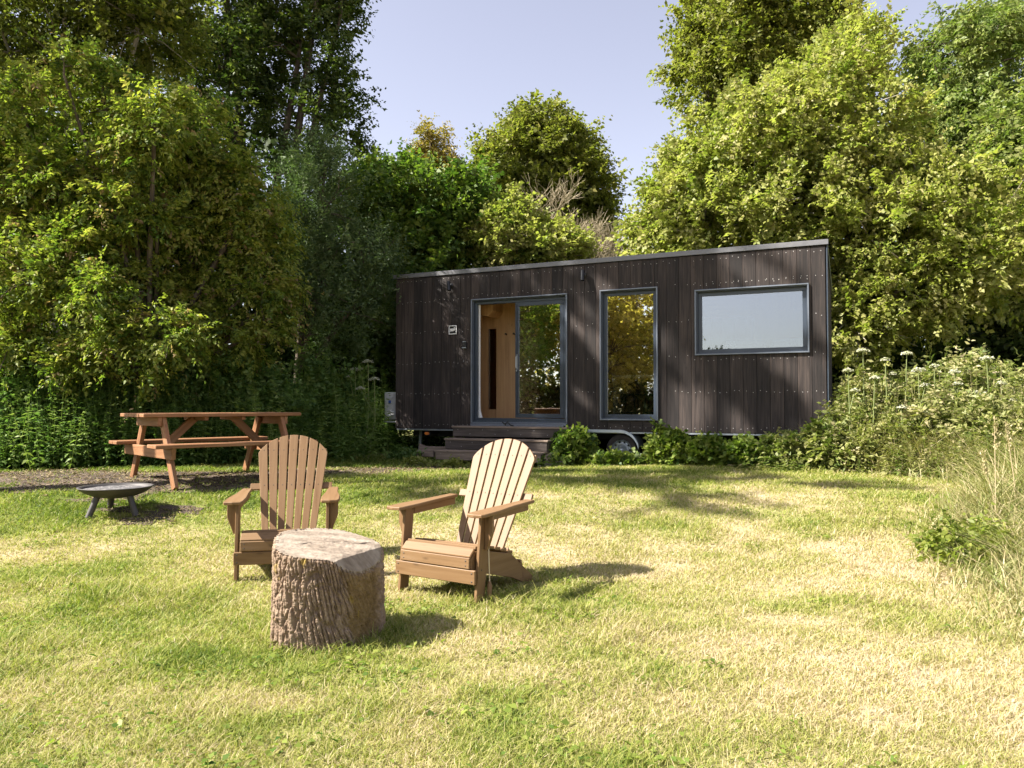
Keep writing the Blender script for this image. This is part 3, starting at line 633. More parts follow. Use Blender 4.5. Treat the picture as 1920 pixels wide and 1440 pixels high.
mb = MB(); mb.box((ka, -.045, kh + .052), (.06, .044, .014), None, .004); mb.build('cover', M['galv'], ks); mb = MB(); mb.box((ka, -.05, kh - .054), (.078, .05, .014), None, .004); mb.build('cover', M['galv'], ks)
mb = MB(); mb.box((ka, -.062, kh + .015), (.04, .006, .03), None, .002); mb.build('keypad', M['black'], ks)
# heat pump on the left end wall
mb = MB(); mb.box((-3.765, .40, .405), (.25, .75, .50), None, .012); ac = mb.build('outdoor_unit', M['acgrey'], house)
mb = MB(); mb.box((-3.77, .021, .405), (.19, .012, .44), None, .006); mb.prism([(-.045, .0), (.045, .0), (.06, .035), (-.05, .035)], (-3.755, .006, .53), (1, 0, 0), (0, 0, 1), .02, .003); mb.prism([(-.06, .0), (.03, .0), (.045, .03), (.05, .13), (-.06, .13)], (-3.765, .002, .2), (1, 0, 0), (0, 0, 1), .03, .004); mb.build('service_cover', M['acgrey'], ac)
mb = MB(); mb.box((-3.765, .012, .48), (.05, .006, .05), None, .001); mb.build('label', M['blue'], ac)
mb = MB(); mb.tube([(-3.70, .02, .29), (-3.69, -.045, .29), (-3.65, -.03, .30)], .014, 8); mb.tube([(-3.70, .02, .25), (-3.69, -.045, .25), (-3.65, -.03, .255)], .014, 8); mb.build('pipe', M['white'], ac)
mb = MB()
mb.bar((-3.9, .68, .12), (-3.63, .68, .12), (0, 1, 0), .04, .03); mb.build('bracket', M['acgrey'], ac)
mb = MB(); mb.box((-3.765, .025, .115), (.27, .03, .03)); mb.build('bracket', M['acgrey'], ac)

# ------------------------------------------------------------------ table and stools inside the house
def hw(a, b, h): return Vector((HC.x + a * hc + b * hs, HC.y + a * hs - b * hc, HC.z + h))
t = empty('table', hw(.92, -.45, .1), HYAW, 'pale oak table standing just inside the tall window', 'table')
mb = MB(); mb.box((.0, 0, .785), (1.02, .56, .035), None, .003); mb.build('tabletop', M['oak'], t)
mb = MB(); mb.box((-.49, 0, .385), (.035, .55, .765), None, .003); mb.build('side_panel', M['oak'], t)
mb = MB(); mb.box((.49, 0, .385), (.035, .55, .765), None, .003); mb.build('side_panel', M['oak'], t)
def stool():
    s = empty('stool', hw(.60, -.5, .1), HYAW, 'black steel stool under the indoor table, beside its pale side panel', 'stool', 'stools under the indoor table')
    mb = MB(); mb.lathe([(.001, .475), (.15, .475), (.155, .485), (.155, .5), (.15, .507), (.001, .507)], n=28); mb.build('seat', M['black'], s)
    for sx in (-1, 1):
        for sy in (-1, 1):
            mb = MB(); mb.tube([(sx * .075, sy * .075, .474), (sx * .1, sy * .1, .44), (sx * .15, sy * .15, 0)], .011, 8); mb.build('leg', M['steelblack'], s)
    mb = MB(); pts = [(.13 * math.cos(k * math.pi / 4 + .785), .13 * math.sin(k * math.pi / 4 + .785), .2) for k in range(9)]; mb.tube([tuple(1.28 * v if i < 2 else v for i, v in enumerate(p_)) for p_ in pts[::1]], .008, 6); mb.build('footrest', M['steelblack'], s)
    return s
s1 = stool(); s2 = copy_tree(s1); s2.location = hw(.99, -.5, .1); s2['label'] = 'black steel stool under the indoor table, farther from its pale side panel'

bed = empty('bed', hw(2.6, -1.2, .1), HYAW, 'raised bed with white bedding behind the wide window', 'bed')
mb = MB(); mb.box((0, 0, .42), (1.75, 1.6, .84), None, .01); mb.build('base', M['pine'], bed)
mb = MB(); mb.box((0, 0, .94), (1.7, 1.55, .18), None, .05); mb.build('mattress', M['white'], bed)
def pillow(x, lab):
    o = empty('pillow', hw(x, -.62, 1.14), HYAW, lab, 'pillow', 'pillows on the bed'); n = 14; vs = []; fs = []
    for s_ in (1, -1):
        for i in range(n + 1):
            for j in range(n + 1):
                a, b = i / n * 2 - 1, j / n * 2 - 1; t = max(0, (1 - a ** 4) * (1 - b ** 4)) ** .5; vs.append((a * .32 * (1 - .08 * b * b), b * .2 * (1 - .1 * a * a) * .45 + s_ * .07 * t, .14 + b * .17 * (1 - .1 * a * a)))
        q0 = (n + 1) ** 2 * (0 if s_ == 1 else 1)
        for i in range(n):
            for j in range(n): q = q0 + i * (n + 1) + j; fs.append([q, q + 1, q + n + 2, q + n + 1][::s_])
    mb = MB(); mb.add(vs, fs, None, 0, True); mb.build('cover', M['white'], o)
pillow(2.42, 'white pillow propped behind the lower middle of the wide window'); pillow(3.12, 'white pillow propped behind the lower right of the wide window')

# ------------------------------------------------------------------ steps and the bits beside them
stp = empty('wooden_steps', hw(-1.3, .4, -.46), HYAW, 'three weathered timber steps leading up to the open glazed door', 'steps')
def sb(a0, a1, b0, b1, h0, h1, mb): mb.box(((a0 + a1) / 2 + 1.3, -(b0 + b1) / 2 + .4, (h0 + h1) / 2 + .46), (a1 - a0, b1 - b0, h1 - h0), None, .004)
for (fr_, top) in ((.32, .065), (.58, -.135), (.85, -.315)):
    a0 = -2.27 if fr_ < .8 else -2.3; a1 = -.2 if fr_ < .4 else -.44
    mb = MB()
    for j in range(2 if fr_ > .4 else 3): wd = .14; sb(a0 - .02, a1 + .02, fr_ - .125 - j * .145 + .012, fr_ + .012 - j * .145 + .003, top - .03, top, mb)
    mb.build('tread', M['deck'], stp)
    mb = MB(); sb(a0, a1, fr_ - .028, fr_, top - .175 if fr_ < .8 else top - .155, top - .031, mb)
    for k in range(9): mb.screw((a0 + .1 + k * (a1 - a0 - .2) / 8 + 1.3, -fr_ + .3985, top - .06 - .07 * (k % 2) + .46), (0, -1, 0), .006)
    mb.build('riser', [M['deck'] if fr_ > .8 else M['deckdark'], M['nail']], stp)
for a in (-2.25, -.45):
    mb = MB()
    for (b0, b1, h1) in ((.03, .29, .033), (.3, .55, -.167), (.56, .82, -.347)): sb(a - .02, a + .02, b0, b1, -.47, h1, mb)
    mb.build('stringer', M['deckdark'], stp)
sk = empty('strap', hw(-1.32, .16, .067), HYAW, 'small black strap lying curled on the top step', 'strap')
mb = MB(); mb.tube([(-.1, .02, .07), (-.05, 0, .035), (-.015, -.01, .05), (.03, -.02, .055), (.07, -.02, .02), (.12, -.03, .01), (.09, -.06, .012)], .011, 8); mb.build('webbing', M['black'], sk)
mb = MB(); mb.tube([(-.035, 0, .01), (-.03, 0, .05), (.0, .01, .07), (.01, .02, .09)], .009, 8); mb.build('buckle', M['black'], sk)
for (a, b, hh, ln, rz, tl, lab) in ((-2.62, .34, -.40, .5, .12, .10, 'short timber offcut lying behind another left of the steps'), (-2.72, .62, -.45, .62, -.05, .22, 'front rough timber offcut tilted against the left end of the bottom step')):
    o = empty('timber_offcut', hw(a, b, hh), HYAW + rz, lab, 'timber', 'timber offcuts beside the steps')
    mb = MB(); d = unit(V(1, 0, -tl * .3)); mb.prism([(-ln / 2, -.05), (ln / 2, -.055), (ln / 2, .05), (-ln / 4, .055), (-ln / 2, .095)], (0, -.03, .06), (1, 0, 0), (0, 0, 1), .06, .005, 0, 2)
    m_ = mb.build('board', M['deck'], o); tag(o)
for (a, b, hh, lab, sz) in ((-.33, .62, -.50, 'upper grey stone slab at the right foot of the steps', (.34, .26, .05)), (-.30, .68, -.55, 'lower grey stone slab at the right foot of the steps', (.42, .3, .05))):
    mb = MB(); mb.prism([(-sz[0] / 2, -sz[1] / 2), (sz[0] * .45, -sz[1] * .5), (sz[0] / 2, sz[1] * .3), (sz[0] * .3, sz[1] / 2), (-sz[0] * .46, sz[1] * .44)], (0, 0, 0), (1, 0, 0), (0, 1, 0), sz[2], .008)
    o = mb.build('stone_slab', plain('slab_stone', (.2, .17, .15), .9)); o.location = hw(a, b, hh); o.rotation_euler = (0, 0, HYAW + rnd.uniform(-.2, .2)); tag(o, lab, 'stone slab', 'slabs at the foot of the steps')
mb = MB(); mb.tube([(0, -.16, .055), (0, .16, .06)], [.058, .055], 14); o = mb.build('log', M['deck']); o.location = hw(-.36, .66, -.45); o.rotation_euler = (0, 0, HYAW + .15); tag(o, 'short round log end lying on the stone slabs beside the steps', 'log')

# ------------------------------------------------------------------ picnic table
TP = (-3.403, 8.647); pt = empty('picnic_table', (*TP, gz1(*TP)), .768, 'reddish brown timber picnic table with two attached benches', 'picnic table')
TH, TL, TW = .741, 1.78, .716
mb = MB()
for k in range(5):
    w5 = TW / 5; yy = -TW / 2 + (k + .5) * w5; mb.box((rnd.uniform(-.008, .008), yy, TH - .02), (TL, w5 - .006, .038), None, .005)
    for sx in (-1, 1):
        for e in (-.035, .035): mb.screw((sx * .687 + e * .4, yy + e, TH - .0008), (0, 0, 1), .006)
mb.build('tabletop', [M['table'], M['screwdark']], pt)
for sy in (-1, 1):
    mb = MB()
    for k in range(2): mb.box((rnd.uniform(-.006, .006), sy * (.545 + k * .142), .43 - .02), (TL, .136, .038), None, .005)
    mb.build('bench', M['table'], pt)
for sx in (-1, 1):
    for sy in (-1, 1):
        mb = MB(); mb.bar((sx * .665, sy * .655, -.03), (sx * .665, sy * .27, TH - .045), (0, 1, 0), .098, .044, .005); mb.build('leg', M['table'], pt)
    mb = MB(); mb.prism([(-.72, .275), (.72, .275), (.735, .39), (-.735, .39)][0:4], (sx * .733, 0, 0), (0, 1 if sx < 0 else -1, 0), (0, 0, 1), .044, .004, 0, 2)
    mb.build('seat_bearer', M['table'], pt)
    mb = MB(); mb.box((sx * .711, 0, TH - .088), (.044, .66, .095), None, .005); mb.build('top_bearer', M['table'], pt)
    mb = MB(); mb.bar((sx * .63, 0, .30), (sx * .22, 0, TH - .05), (1, 0, 0), .085, .044, .005); mb.build('brace', M['table'], pt)
    mb = MB(); mb.box((sx * .21, 0, TH - .06), (.044, .6, .042), None, .004); mb.build('cleat', M['table'], pt)

# ------------------------------------------------------------------ adirondack chairs
def adirondack(name, label):
    c = empty(name, (0, 0, 0), 0, label, 'garden chair', 'adirondack chairs facing the stump')
    W = .297; mats = [M['chair'], M['screwdark']]
    # back: seven fanned slats under one arc, leaning from (y .40, z .20) to (y .80, z .95)
    o = V(0, .405, .195); ey = unit(V(0, .395, .75)); ex = V(1, 0, 0); mb = MB(); Ht = .845
    Rr = .30; cyy = Ht - Rr + .005
    def arc(u):                              # height of the top arc at lateral position u
        return cyy + math.sqrt(max(0, Rr ** 2 - u * u)) - .0
    for k in range(7):
        b0 = -.19 + k * .38 / 7 + .0045; b1 = -.19 + (k + 1) * .38 / 7 - .0045; t0 = -.268 + k * .536 / 7 + .0058; t1 = -.268 + (k + 1) * .536 / 7 - .0058
        n_ = 5; us = [t1 + (t0 - t1) * i / n_ for i in range(n_ + 1)]
        pts = [(b0, 0), (b1, 0)] + [(u * (.985 if abs(u) > .25 else 1), arc(u)) for u in us]
        pts[2] = (pts[2][0], pts[2][1])
        mb.prism(pts, o - np.cross(ex, ey) * -.0, ex, ey, .018, .003)
        for hh in (.72, .43, .04):
            ff = hh / Ht; u = (b0 + b1) / 2 * (1 - ff) + (t0 + t1) / 2 * ff; mb.screw(o + ex * u + ey * hh - np.cross(ex, ey) * -.0185, np.cross(ex, ey), .0042)
    # ex x ey points forwards (towards the sitter)
    mb.build('backrest', mats, c)
    bk = -np.cross(ex, ey)
    for hh, ln, nm in ((.715, .50, 'back_rail'), (.43, .60, 'back_rail'), (.045, .44, 'back_rail')):
        mb = MB(); q = o + ey * hh + bk * .012; mb.bar(q - ex * ln / 2, q + ex * ln / 2, ey, .05, .02, .003); mb.build(nm, mats, c)
    # seat: two front slats rounding over the edge, then slats falling to the back
    mb = MB(); sw = .535
    mb.bar((-sw / 2, -.062, .245), (sw / 2, -.062, .245), (0, .05, 1), .066, .02, .004)
    mb.bar((-sw / 2, -.035, .3), (sw / 2, -.035, .3), (0, .75, .66), .066, .02, .006)
    prof = [(.028, .322), (.1, .316), (.172, .304), (.244, .287), (.316, .266), (.388, .243)]
    for (yy, zz) in prof: mb.bar((-sw / 2, yy, zz), (sw / 2, yy, zz), (0, 1, -.2), .063, .02, .004)
    for (yy, zz) in ((-.072, .245), ):
        for sx in (-1, 1): mb.screw((sx * .24, -.0735, .26), (0, -1, .0), .005); mb.screw((sx * .24, -.0735, .232), (0, -1, .0), .005)
    mb.build('seat', mats, c)
    # side rails: from the front edge back down to the ground
    for sx in (-1, 1):
        mb = MB(); xo = sx * .258 - .011
        mb.prism([(-.05, .205), (.06, .168), (.40, .075), (.54, .02), (.665, .0), (.67, .04), (.5, .155), (.4, .231), (.03, .311), (-.02, .3), (-.05, .27)], (xo, 0, 0), (0, 1, 0), (0, 0, 1), .022, .003, 0, 2)
        mb.build('side_rail', mats, c)
    mb = MB(); mb.bar((-.27, .535, .105), (.27, .535, .105), (0, -.25, 1), .13, .02, .004); mb.build('rear_crosspiece', mats, c)
    # front apron
    mb = MB(); mb.bar((-W - .012, -.062, .165), (W + .012, -.062, .165), (0, 0, 1), .085, .02, .004)
    for sx in (-1, 1): mb.screw((sx * .285, -.0735, .19), (0, -1, 0), .0055); mb.screw((sx * .285, -.0735, .14), (0, -1, 0), .0055)
    mb.build('apron', mats, c)
    for sx in (-1, 1):
        mb = MB(); mb.bar((sx * W, -.012, -.012), (sx * W, .045, .525), (0, 1, 0), .085, .022, .003)
        mb.screw((sx * (W + .012), .0, .2), (sx, 0, 0), .007); mb.build('leg', mats, c)
        # outer wedge bracket under the arm
        bp_ = [(0, -.205), (.016, -.212), (.058, -.10), (.06, 0), (0, 0)]
        if sx < 0: bp_ = [(-p_[0], p_[1]) for p_ in bp_][::-1]
        mb = MB(); mb.prism(bp_, (sx * (W + .0115), .05, .526), (1, 0, 0), (0, 0, 1), .022, .003)
        mb.build('arm_bracket', mats, c)
        # arm with a rounded front, narrowing to the back
        mb = MB(); fw, bw = .125, .07; pts = [(-fw / 2 + .01, -.09), (0, -.098), (fw / 2 - .01, -.09), (fw / 2, -.06), (fw / 2, .10), (bw / 2 + .006, .30), (bw / 2, .56), (-bw / 2 - .0, .56), (-bw / 2 - .012, .30), (-fw / 2, .10), (-fw / 2, -.06)]
        if sx < 0: pts = [(-p_[0], p_[1]) for p_ in pts][::-1]
        d = unit(V(0, 1, .03)); mb.prism(pts, (sx * (W + .018), .0, .528), (1, 0, 0), d, .021, .004)
        mb.build('armrest', mats, c)
        mb = MB(); mb.bar((sx * (W - .0), .09, .505), (sx * (W + .004), .545, .518), (0, 0, 1), .045, .022, .003); mb.screw((sx * (W + .016), .51, .517), (sx, 0, 0), .005); mb.build('arm_rail', mats, c)
    return c
ch1 = adirondack('adirondack_chair', 'slatted wooden garden chair directly behind the tree stump, facing straight out')
ch1.location = (-1.565, 5.18, gz1(-1.565, 5.18)); ch1.rotation_euler = (0, 0, .19)
ch2 = copy_tree(ch1); ch2['label'] = 'slatted wooden garden chair turned side-on, with a cord and peg hanging from it'
ch2.location = (-.444, 4.74, gz1(-.444, 4.74)); ch2.rotation_euler = (0, 0, -.561)
mb = MB(); mb.tube([(.325, .05, .335), (.327, .052, .24), (.33, .055, .12)], .004, 6); o = mb.build('cord', M['rope'], ch2)
mb = MB(); mb.tube([(.33, .055, .125), (.334, .05, .1), (.338, .04, .015)], [.008, .015, .012], 10); mb.build('peg', M['chair'], o)

# ------------------------------------------------------------------ fire bowl
FB = (-3.62, 6.93); fb = empty('fire_bowl', (*FB, gz1(*FB)), 0, 'round black iron fire bowl on three splayed tube legs', 'fire bowl')
mb = MB(); pr = []
Rb = .305
for k in range(13): t = k / 12; pr.append((max(.001, Rb * math.sin(t * 1.25) / math.sin(1.25)), .145 + .098 * (1 - math.cos(t * 1.25)) / (1 - math.cos(1.25))))
pr2 = pr + [(Rb + .012, .247), (Rb + .012, .253), (Rb - .008, .253)] + [(max(.001, r_ - .01), z_ + .008) for r_, z_ in pr[::-1][1:]]
mb.lathe(pr2, n=56); mb.build('bowl', M['iron'], fb)
def ash_mat():
    m, t, ns, b = newmat('ash'); L = t.links.new; tc = ns.new('ShaderNodeTexCoord'); n = ns.new('ShaderNodeTexNoise'); n.inputs['Scale'].default_value = 26; n.inputs['Detail'].default_value = 7; n.inputs['Roughness'].default_value = .8
    L(tc.outputs['Object'], n.inputs['Vector']); r = ramp(ns, [(.35, (.02, .02, .021)), (.5, (.09, .085, .085)), (.62, (.22, .2, .19)), (.75, (.36, .32, .29))]); L(n.outputs[0], r.inputs[0]); L(r.outputs[0], b.inputs['Base Color']); b.inputs['Roughness'].default_value = 1; return m
rs2 = np.random.default_rng(5); nr, na = 16, 64; vs = [(0, 0, .238)]; fs = []
for i in range(1, nr + 1):
    for k in range(na):
        r_ = (Rb - .018) * i / nr; a = 2 * math.pi * k / na; zz = .236 + .014 * float(fbm(np.array(r_ * math.cos(a) * 14 + 9), np.array(r_ * math.sin(a) * 14 + 9), 3, 4)) - .012 * (i / nr) ** 2; vs.append((r_ * math.cos(a), r_ * math.sin(a), zz))
fs = [[0, 1 + k, 1 + (k + 1) % na] for k in range(na)]
for i in range(nr - 1):
    for k in range(na): j = (k + 1) % na; fs.append([1 + i * na + k, 1 + (i + 1) * na + k, 1 + (i + 1) * na + j, 1 + i * na + j])
mb = MB(); mb.add(vs, fs, None, 0, False); mb.build('ash', ash_mat(), fb)
for ang in (232, 130, 340):
    mb = MB(); a = R(ang); mb.tube([(.16 * math.cos(a), .16 * math.sin(a), .18), (.24 * math.cos(a), .24 * math.sin(a), -.01)], .027, 16); mb.build('leg', M['iron'], fb)

# ------------------------------------------------------------------ tree stump
stump = empty('tree_stump', (*STUMP, 0), 0, 'thick upright tree stump with rough furrowed bark and a pale sawn top', 'stump')
nt_, nz_ = 560, 300; th = np.linspace(0, 2 * math.pi, nt_, endpoint=False); Rs = .262
def top_z(x_, y_):
    z = .478 - .12 * x_ + .10 * y_; d = x_ * .88 - y_ * .475; return z - np.clip(d - .205, 0, 1) * 1.25 - .008 * np.clip(d - .18, 0, .03) / .03
TH_, ZZ = np.meshgrid(th, np.linspace(0, 1, nz_))
def per(fx, fz, seed, o=4): return fbm(TH_ / (2 * math.pi) * fx * 1.0 + 3 * np.sin(TH_) * 0, fz, seed, o)
def perio(u, v, nper, seed, o=4):            # periodic fbm round the trunk
    tot = 0; a = .5; s = 0
    for k in range(o):
        n_ = nper * 2 ** k; x = (u * n_); ix = np.floor(x).astype(np.int64); fx = x - ix; y = v * 2 ** k; iy = np.floor(y).astype(np.int64); fy = y - iy
        fx = fx * fx * (3 - 2 * fx); fy = fy * fy * (3 - 2 * fy); i0 = ix % n_; i1 = (ix + 1) % n_
        val = (_h(i0, iy, seed + k) * (1 - fx) + _h(i1, iy, seed + k) * fx) * (1 - fy) + (_h(i0, iy + 1, seed + k) * (1 - fx) + _h(i1, iy + 1, seed + k) * fx) * fy
        tot = tot + a * val; s += a; a *= .55
    return tot / s
u = TH_ / (2 * math.pi); zz = ZZ * .48
def worley(u, v, nper, seed):                # periodic cells round the trunk, returns F2 - F1 and a value per cell
    x = u * nper; ix = np.floor(x).astype(np.int64); iy = np.floor(v).astype(np.int64); f1 = np.full(x.shape, 9.); f2 = np.full(x.shape, 9.); cv = np.zeros(x.shape)
    for dx in (-1, 0, 1):
        for dy in (-1, 0, 1):
            cx, cy_ = ix + dx, iy + dy; w = cx % nper; px, py = cx + .1 + .8 * _h(w, cy_, seed), cy_ + .1 + .8 * _h(w, cy_, seed + 1); d = np.hypot(x - px, v - py)
            nw = d < f1; f2 = np.where(nw, f1, np.minimum(f2, d)); cv = np.where(nw, _h(w, cy_, seed + 2), cv); f1 = np.where(nw, d, f1)
    return f2 - f1, cv
uu = (u + (.05 + .20 * ss(4.3, 5.4, TH_)) * zz + .010 * (fbm(u * 14, zz * 11, 88, 3) - .5)) % 1.0
n1 = perio(uu, zz * 6, 46, 1, 3); n3 = perio(u, zz * 80, 150, 9, 3)
w1, c1 = worley(uu, zz * 5.5 + 1.2 * (n1 - .5), 56, 5); w2, c2 = worley((uu + .006 * (n3 - .5)) % 1, zz * 13 + 1.2 * (n1 - .5), 110, 15)
fur = 1 - ss(.02, .30, w1); rdg2 = 1 - ss(0, .45, w2)
bare = ss(1.72 * math.pi - .10 + 0 * u, 1.72 * math.pi + .10, TH_ + .5 * (n1 - .5) + .28 * (ZZ - .5)) * ss(2 * math.pi + .02, 1.93 * math.pi, TH_) * ss(1.02, .86, ZZ)
dep = (.017 * fur + .0065 * rdg2 + .003 * c1 + .003 * c2) * (1 - .72 * bare) + .010 * (n3 - .5) + .016 * bare
lob = .012 * np.sin(3 * TH_ + 1) + .008 * np.sin(5 * TH_)
flare = .007 * np.exp(-ZZ * 8) * (1 + np.sin(5 * TH_ + .6)) + .006 * (1 - ZZ)
rad = Rs + lob + flare + .022 - dep
rad = np.where(ZZ > .985, rad - .006, rad)
X_, Y_ = rad * np.cos(TH_), rad * np.sin(TH_)
Xr, Yr = (Rs + lob) * np.cos(TH_), (Rs + lob) * np.sin(TH_)
Rsm = (Rs + lob + .012)[-1]
Z_ = -.03 + ZZ * (top_z(Rsm * np.cos(th), Rsm * np.sin(th))[None, :] + .03)
idm = np.arange(nt_ * nz_).reshape(nz_, nt_); nxt = np.roll(idm, -1, 1)
fq = np.stack([idm[:-1], nxt[:-1], nxt[1:], idm[1:]], -1).reshape(-1, 4)
def stump_mat():
    m, t, ns, b = newmat('furrowed_bark'); L = t.links.new; a = ns.new('ShaderNodeAttribute'); a.attribute_name = 'bare'
    tc = ns.new('ShaderNodeTexCoord'); n = ns.new('ShaderNodeTexNoise'); n.inputs['Scale'].default_value = 24; n.inputs['Detail'].default_value = 8; n.inputs['Roughness'].default_value = .7; L(tc.outputs['Object'], n.inputs['Vector'])
    r = ramp(ns, [(.3, (.145, .10, .069)), (.5, (.235, .168, .118)), (.7, (.305, .232, .17))]); L(n.outputs[0], r.inputs[0])
    r2 = ramp(ns, [(.3, (.09, .06, .028)), (.55, (.17, .115, .055)), (.75, (.25, .18, .10))]); L(n.outputs[0], r2.inputs[0])
    mx = ns.new('ShaderNodeMix'); mx.data_type = 'RGBA'; L(a.outputs['Fac'], mx.inputs[0]); L(r.outputs[0], mx.inputs[6]); L(r2.outputs[0], mx.inputs[7])
    n2_ = ns.new('ShaderNodeTexNoise'); n2_.inputs['Scale'].default_value = 9; n2_.inputs['Detail'].default_value = 3; L(tc.outputs['Object'], n2_.inputs['Vector'])
    lr = ramp(ns, [(.66, (0, 0, 0)), (.72, (.8, .8, .8))]); L(n2_.outputs[0], lr.inputs[0])
    mx2 = ns.new('ShaderNodeMix'); mx2.data_type = 'RGBA'; L(lr.outputs[0], mx2.inputs[0]); L(mx.outputs[2], mx2.inputs[6]); mx2.inputs[7].default_value = (.27, .19, .045, 1)
    L(mx2.outputs[2], b.inputs['Base Color']); b.inputs['Roughness'].default_value = .95; b.inputs['Specular IOR Level'].default_value = .1
    bp = ns.new('ShaderNodeBump'); bp.inputs['Strength'].default_value = .5; bp.inputs['Distance'].default_value = .006; n3_ = ns.new('ShaderNodeTexNoise'); n3_.inputs['Scale'].default_value = 90; n3_.inputs['Detail'].default_value = 4
    L(tc.outputs['Object'], n3_.inputs['Vector']); L(n3_.outputs[0], bp.inputs['Height']); L(bp.outputs[0], b.inputs['Normal']); return m
me = bpy.data.meshes.new('bark'); me.from_pydata(np.stack([X_, Y_, Z_], -1).reshape(-1, 3).tolist(), [], fq.tolist())
a = me.attributes.new('bare', 'FLOAT', 'POINT'); a.data.foreach_set('value', bare.ravel().astype(np.float32)); link('bark', me, stump_mat(), stump, True)
nr = 150; rr_ = np.linspace(0, 1, nr)[1:]; TT, RR = np.meshgrid(th, rr_)
Rout = (rad[-1] - .0005); Rmix = RR * (Rs + .012 + (Rsm - Rs - .012) * RR ** 2 + (Rout - Rsm) * ss(.965, 1, RR))
cxm, cym = Rmix * np.cos(TT), Rmix * np.sin(TT)
Rz = RR * (Rs + .012 + (Rsm - Rs - .012) * RR ** 2); ct = top_z(Rz * np.cos(TT), Rz * np.sin(TT))
def crack(px, py, ang, ln, wd, dp):
    c, s = math.cos(ang), math.sin(ang); q = (cxm - px) * c + (cym - py) * s; v = -(cxm - px) * s + (cym - py) * c + .012 * np.sin(q * 24) + .006 * np.sin(q * 61)
    return dp * np.exp(-(v / wd) ** 2) * ss(ln, ln * .8, np.abs(q))
ct = ct - crack(.05, .03, .34, .2, .0042, .045) - crack(.12, .075, .40, .13, .0035, .04) - crack(-.05, -.06, .1, .12, .003, .012)
ct = ct + (.007 * (fbm(cxm * 40, cym * 40, 6, 4) - .5) + .010 * (fbm(cxm * 6 + cym * 2, cym * 34 - cxm * 9, 16, 3) - .5)) * ss(1, .94, RR) - 0
nA = TT.shape[1]; vs = np.concatenate([[[0, 0, float(ct[0].mean())]], np.stack([cxm, cym, ct], -1).reshape(-1, 3)]); fs = [[0, 1 + k, 1 + (k + 1) % nA] for k in range(nA)]
g_ = 1 + np.arange((nr - 1) * nA).reshape(nr - 1, nA); gn = np.roll(g_, -1, 1); fs += np.stack([g_[:-1], g_[1:], gn[1:], gn[:-1]], -1).reshape(-1, 4).tolist()
def cut_mat():
    m, t, ns, b = newmat('sawn_wood'); L = t.links.new; tc = ns.new('ShaderNodeTexCoord'); mp = ns.new('ShaderNodeMapping'); mp.inputs['Rotation'].default_value = (0, 0, -.35); mp.inputs['Scale'].default_value = (4, 22, 6); L(tc.outputs['Object'], mp.inputs[0])
    n = ns.new('ShaderNodeTexNoise'); n.inputs['Scale'].default_value = 1; n.inputs['Detail'].default_value = 7; n.inputs['Roughness'].default_value = .65; L(mp.outputs[0], n.inputs['Vector'])
    n2 = ns.new('ShaderNodeTexNoise'); n2.inputs['Scale'].default_value = 7; n2.inputs['Detail'].default_value = 4; L(tc.outputs['Object'], n2.inputs['Vector'])
    r = ramp(ns, [(.3, (.14, .108, .08)), (.5, (.24, .195, .15)), (.7, (.33, .28, .225))]); L(n.outputs[0], r.inputs[0])
    wv = ns.new('ShaderNodeTexWave'); wv.wave_type = 'RINGS'; wv.rings_direction = 'Z'; wv.inputs['Scale'].default_value = 16; wv.inputs['Distortion'].default_value = 2.5; L(tc.outputs['Object'], wv.inputs['Vector'])
    r3 = ramp(ns, [(0, (.95, .94, .93)), (1, (1.03, 1.02, 1.02))]); L(wv.outputs[0], r3.inputs[0]); mx = ns.new('ShaderNodeMix'); mx.data_type = 'RGBA'; mx.blend_type = 'MULTIPLY'; mx.inputs[0].default_value = 1; L(r.outputs[0], mx.inputs[6]); L(r3.outputs[0], mx.inputs[7])
    L(mx.outputs[2], b.inputs['Base Color']); b.inputs['Roughness'].default_value = .85; b.inputs['Specular IOR Level'].default_value = .2
    bp = ns.new('ShaderNodeBump'); bp.inputs['Strength'].default_value = .4; bp.inputs['Distance'].default_value = .004; L(n.outputs[0], bp.inputs['Height']); L(bp.outputs[0], b.inputs['Normal']); return m
me = bpy.data.meshes.new('cut_face'); me.from_pydata(vs.tolist(), [], fs); link('cut_face', me, cut_mat(), stump, True)

# ------------------------------------------------------------------ trees (blobs: photo x, y, depth, half width px, half height px[, half depth m])
ec = [(120, 140, 70), (40, 210, 80), (200, 205, 75), (290, 235, 70), (365, 225, 45), (340, 310, 75), (415, 320, 60), (470, 385, 62), (430, 440, 65), (500, 470, 52), (375, 415, 65), (295, 425, 60), (215, 400, 60), (100, 340, 80), (20, 400, 80), (140, 470, 70), (50, 530, 75), (260, 545, 58), (345, 555, 60), (470, 545, 62), (495, 620, 45), (320, 630, 55), (120, 590, 62), (215, 640, 50), (-60, 300, 80), (-70, 560, 80), (430, 640, 45), (20, 640, 60), (240, 300, 70), (190, 140, 45), (520, 560, 40), (150, 690, 50), (280, 690, 45), (370, 680, 48), (60, 680, 50), (460, 700, 38), (400, 600, 50), (180, 560, 55)]
er = random.Random(44)
tree('elder_tree', 'broad leaning elder-like tree overhanging the picnic table, yellow-green with brownish seed heads', (-5.6, 11.9),
     [(a, b, er.uniform(10.3, 11.4) if a < 325 else er.uniform(11.7, 12.3), r * 1.0, r * .8, .5) for a, b, r in ec] + [(150, 380, 11.9, 250, 200, .6), (380, 450, 12.0, 140, 160, .5)],
     2300, 90, .27, .08, 'leaf_elder', 101, .10, asp=.45, lump=.35, gap=.12, seeds=.06, droop=.7, ntw=260, tint_mu=.5)
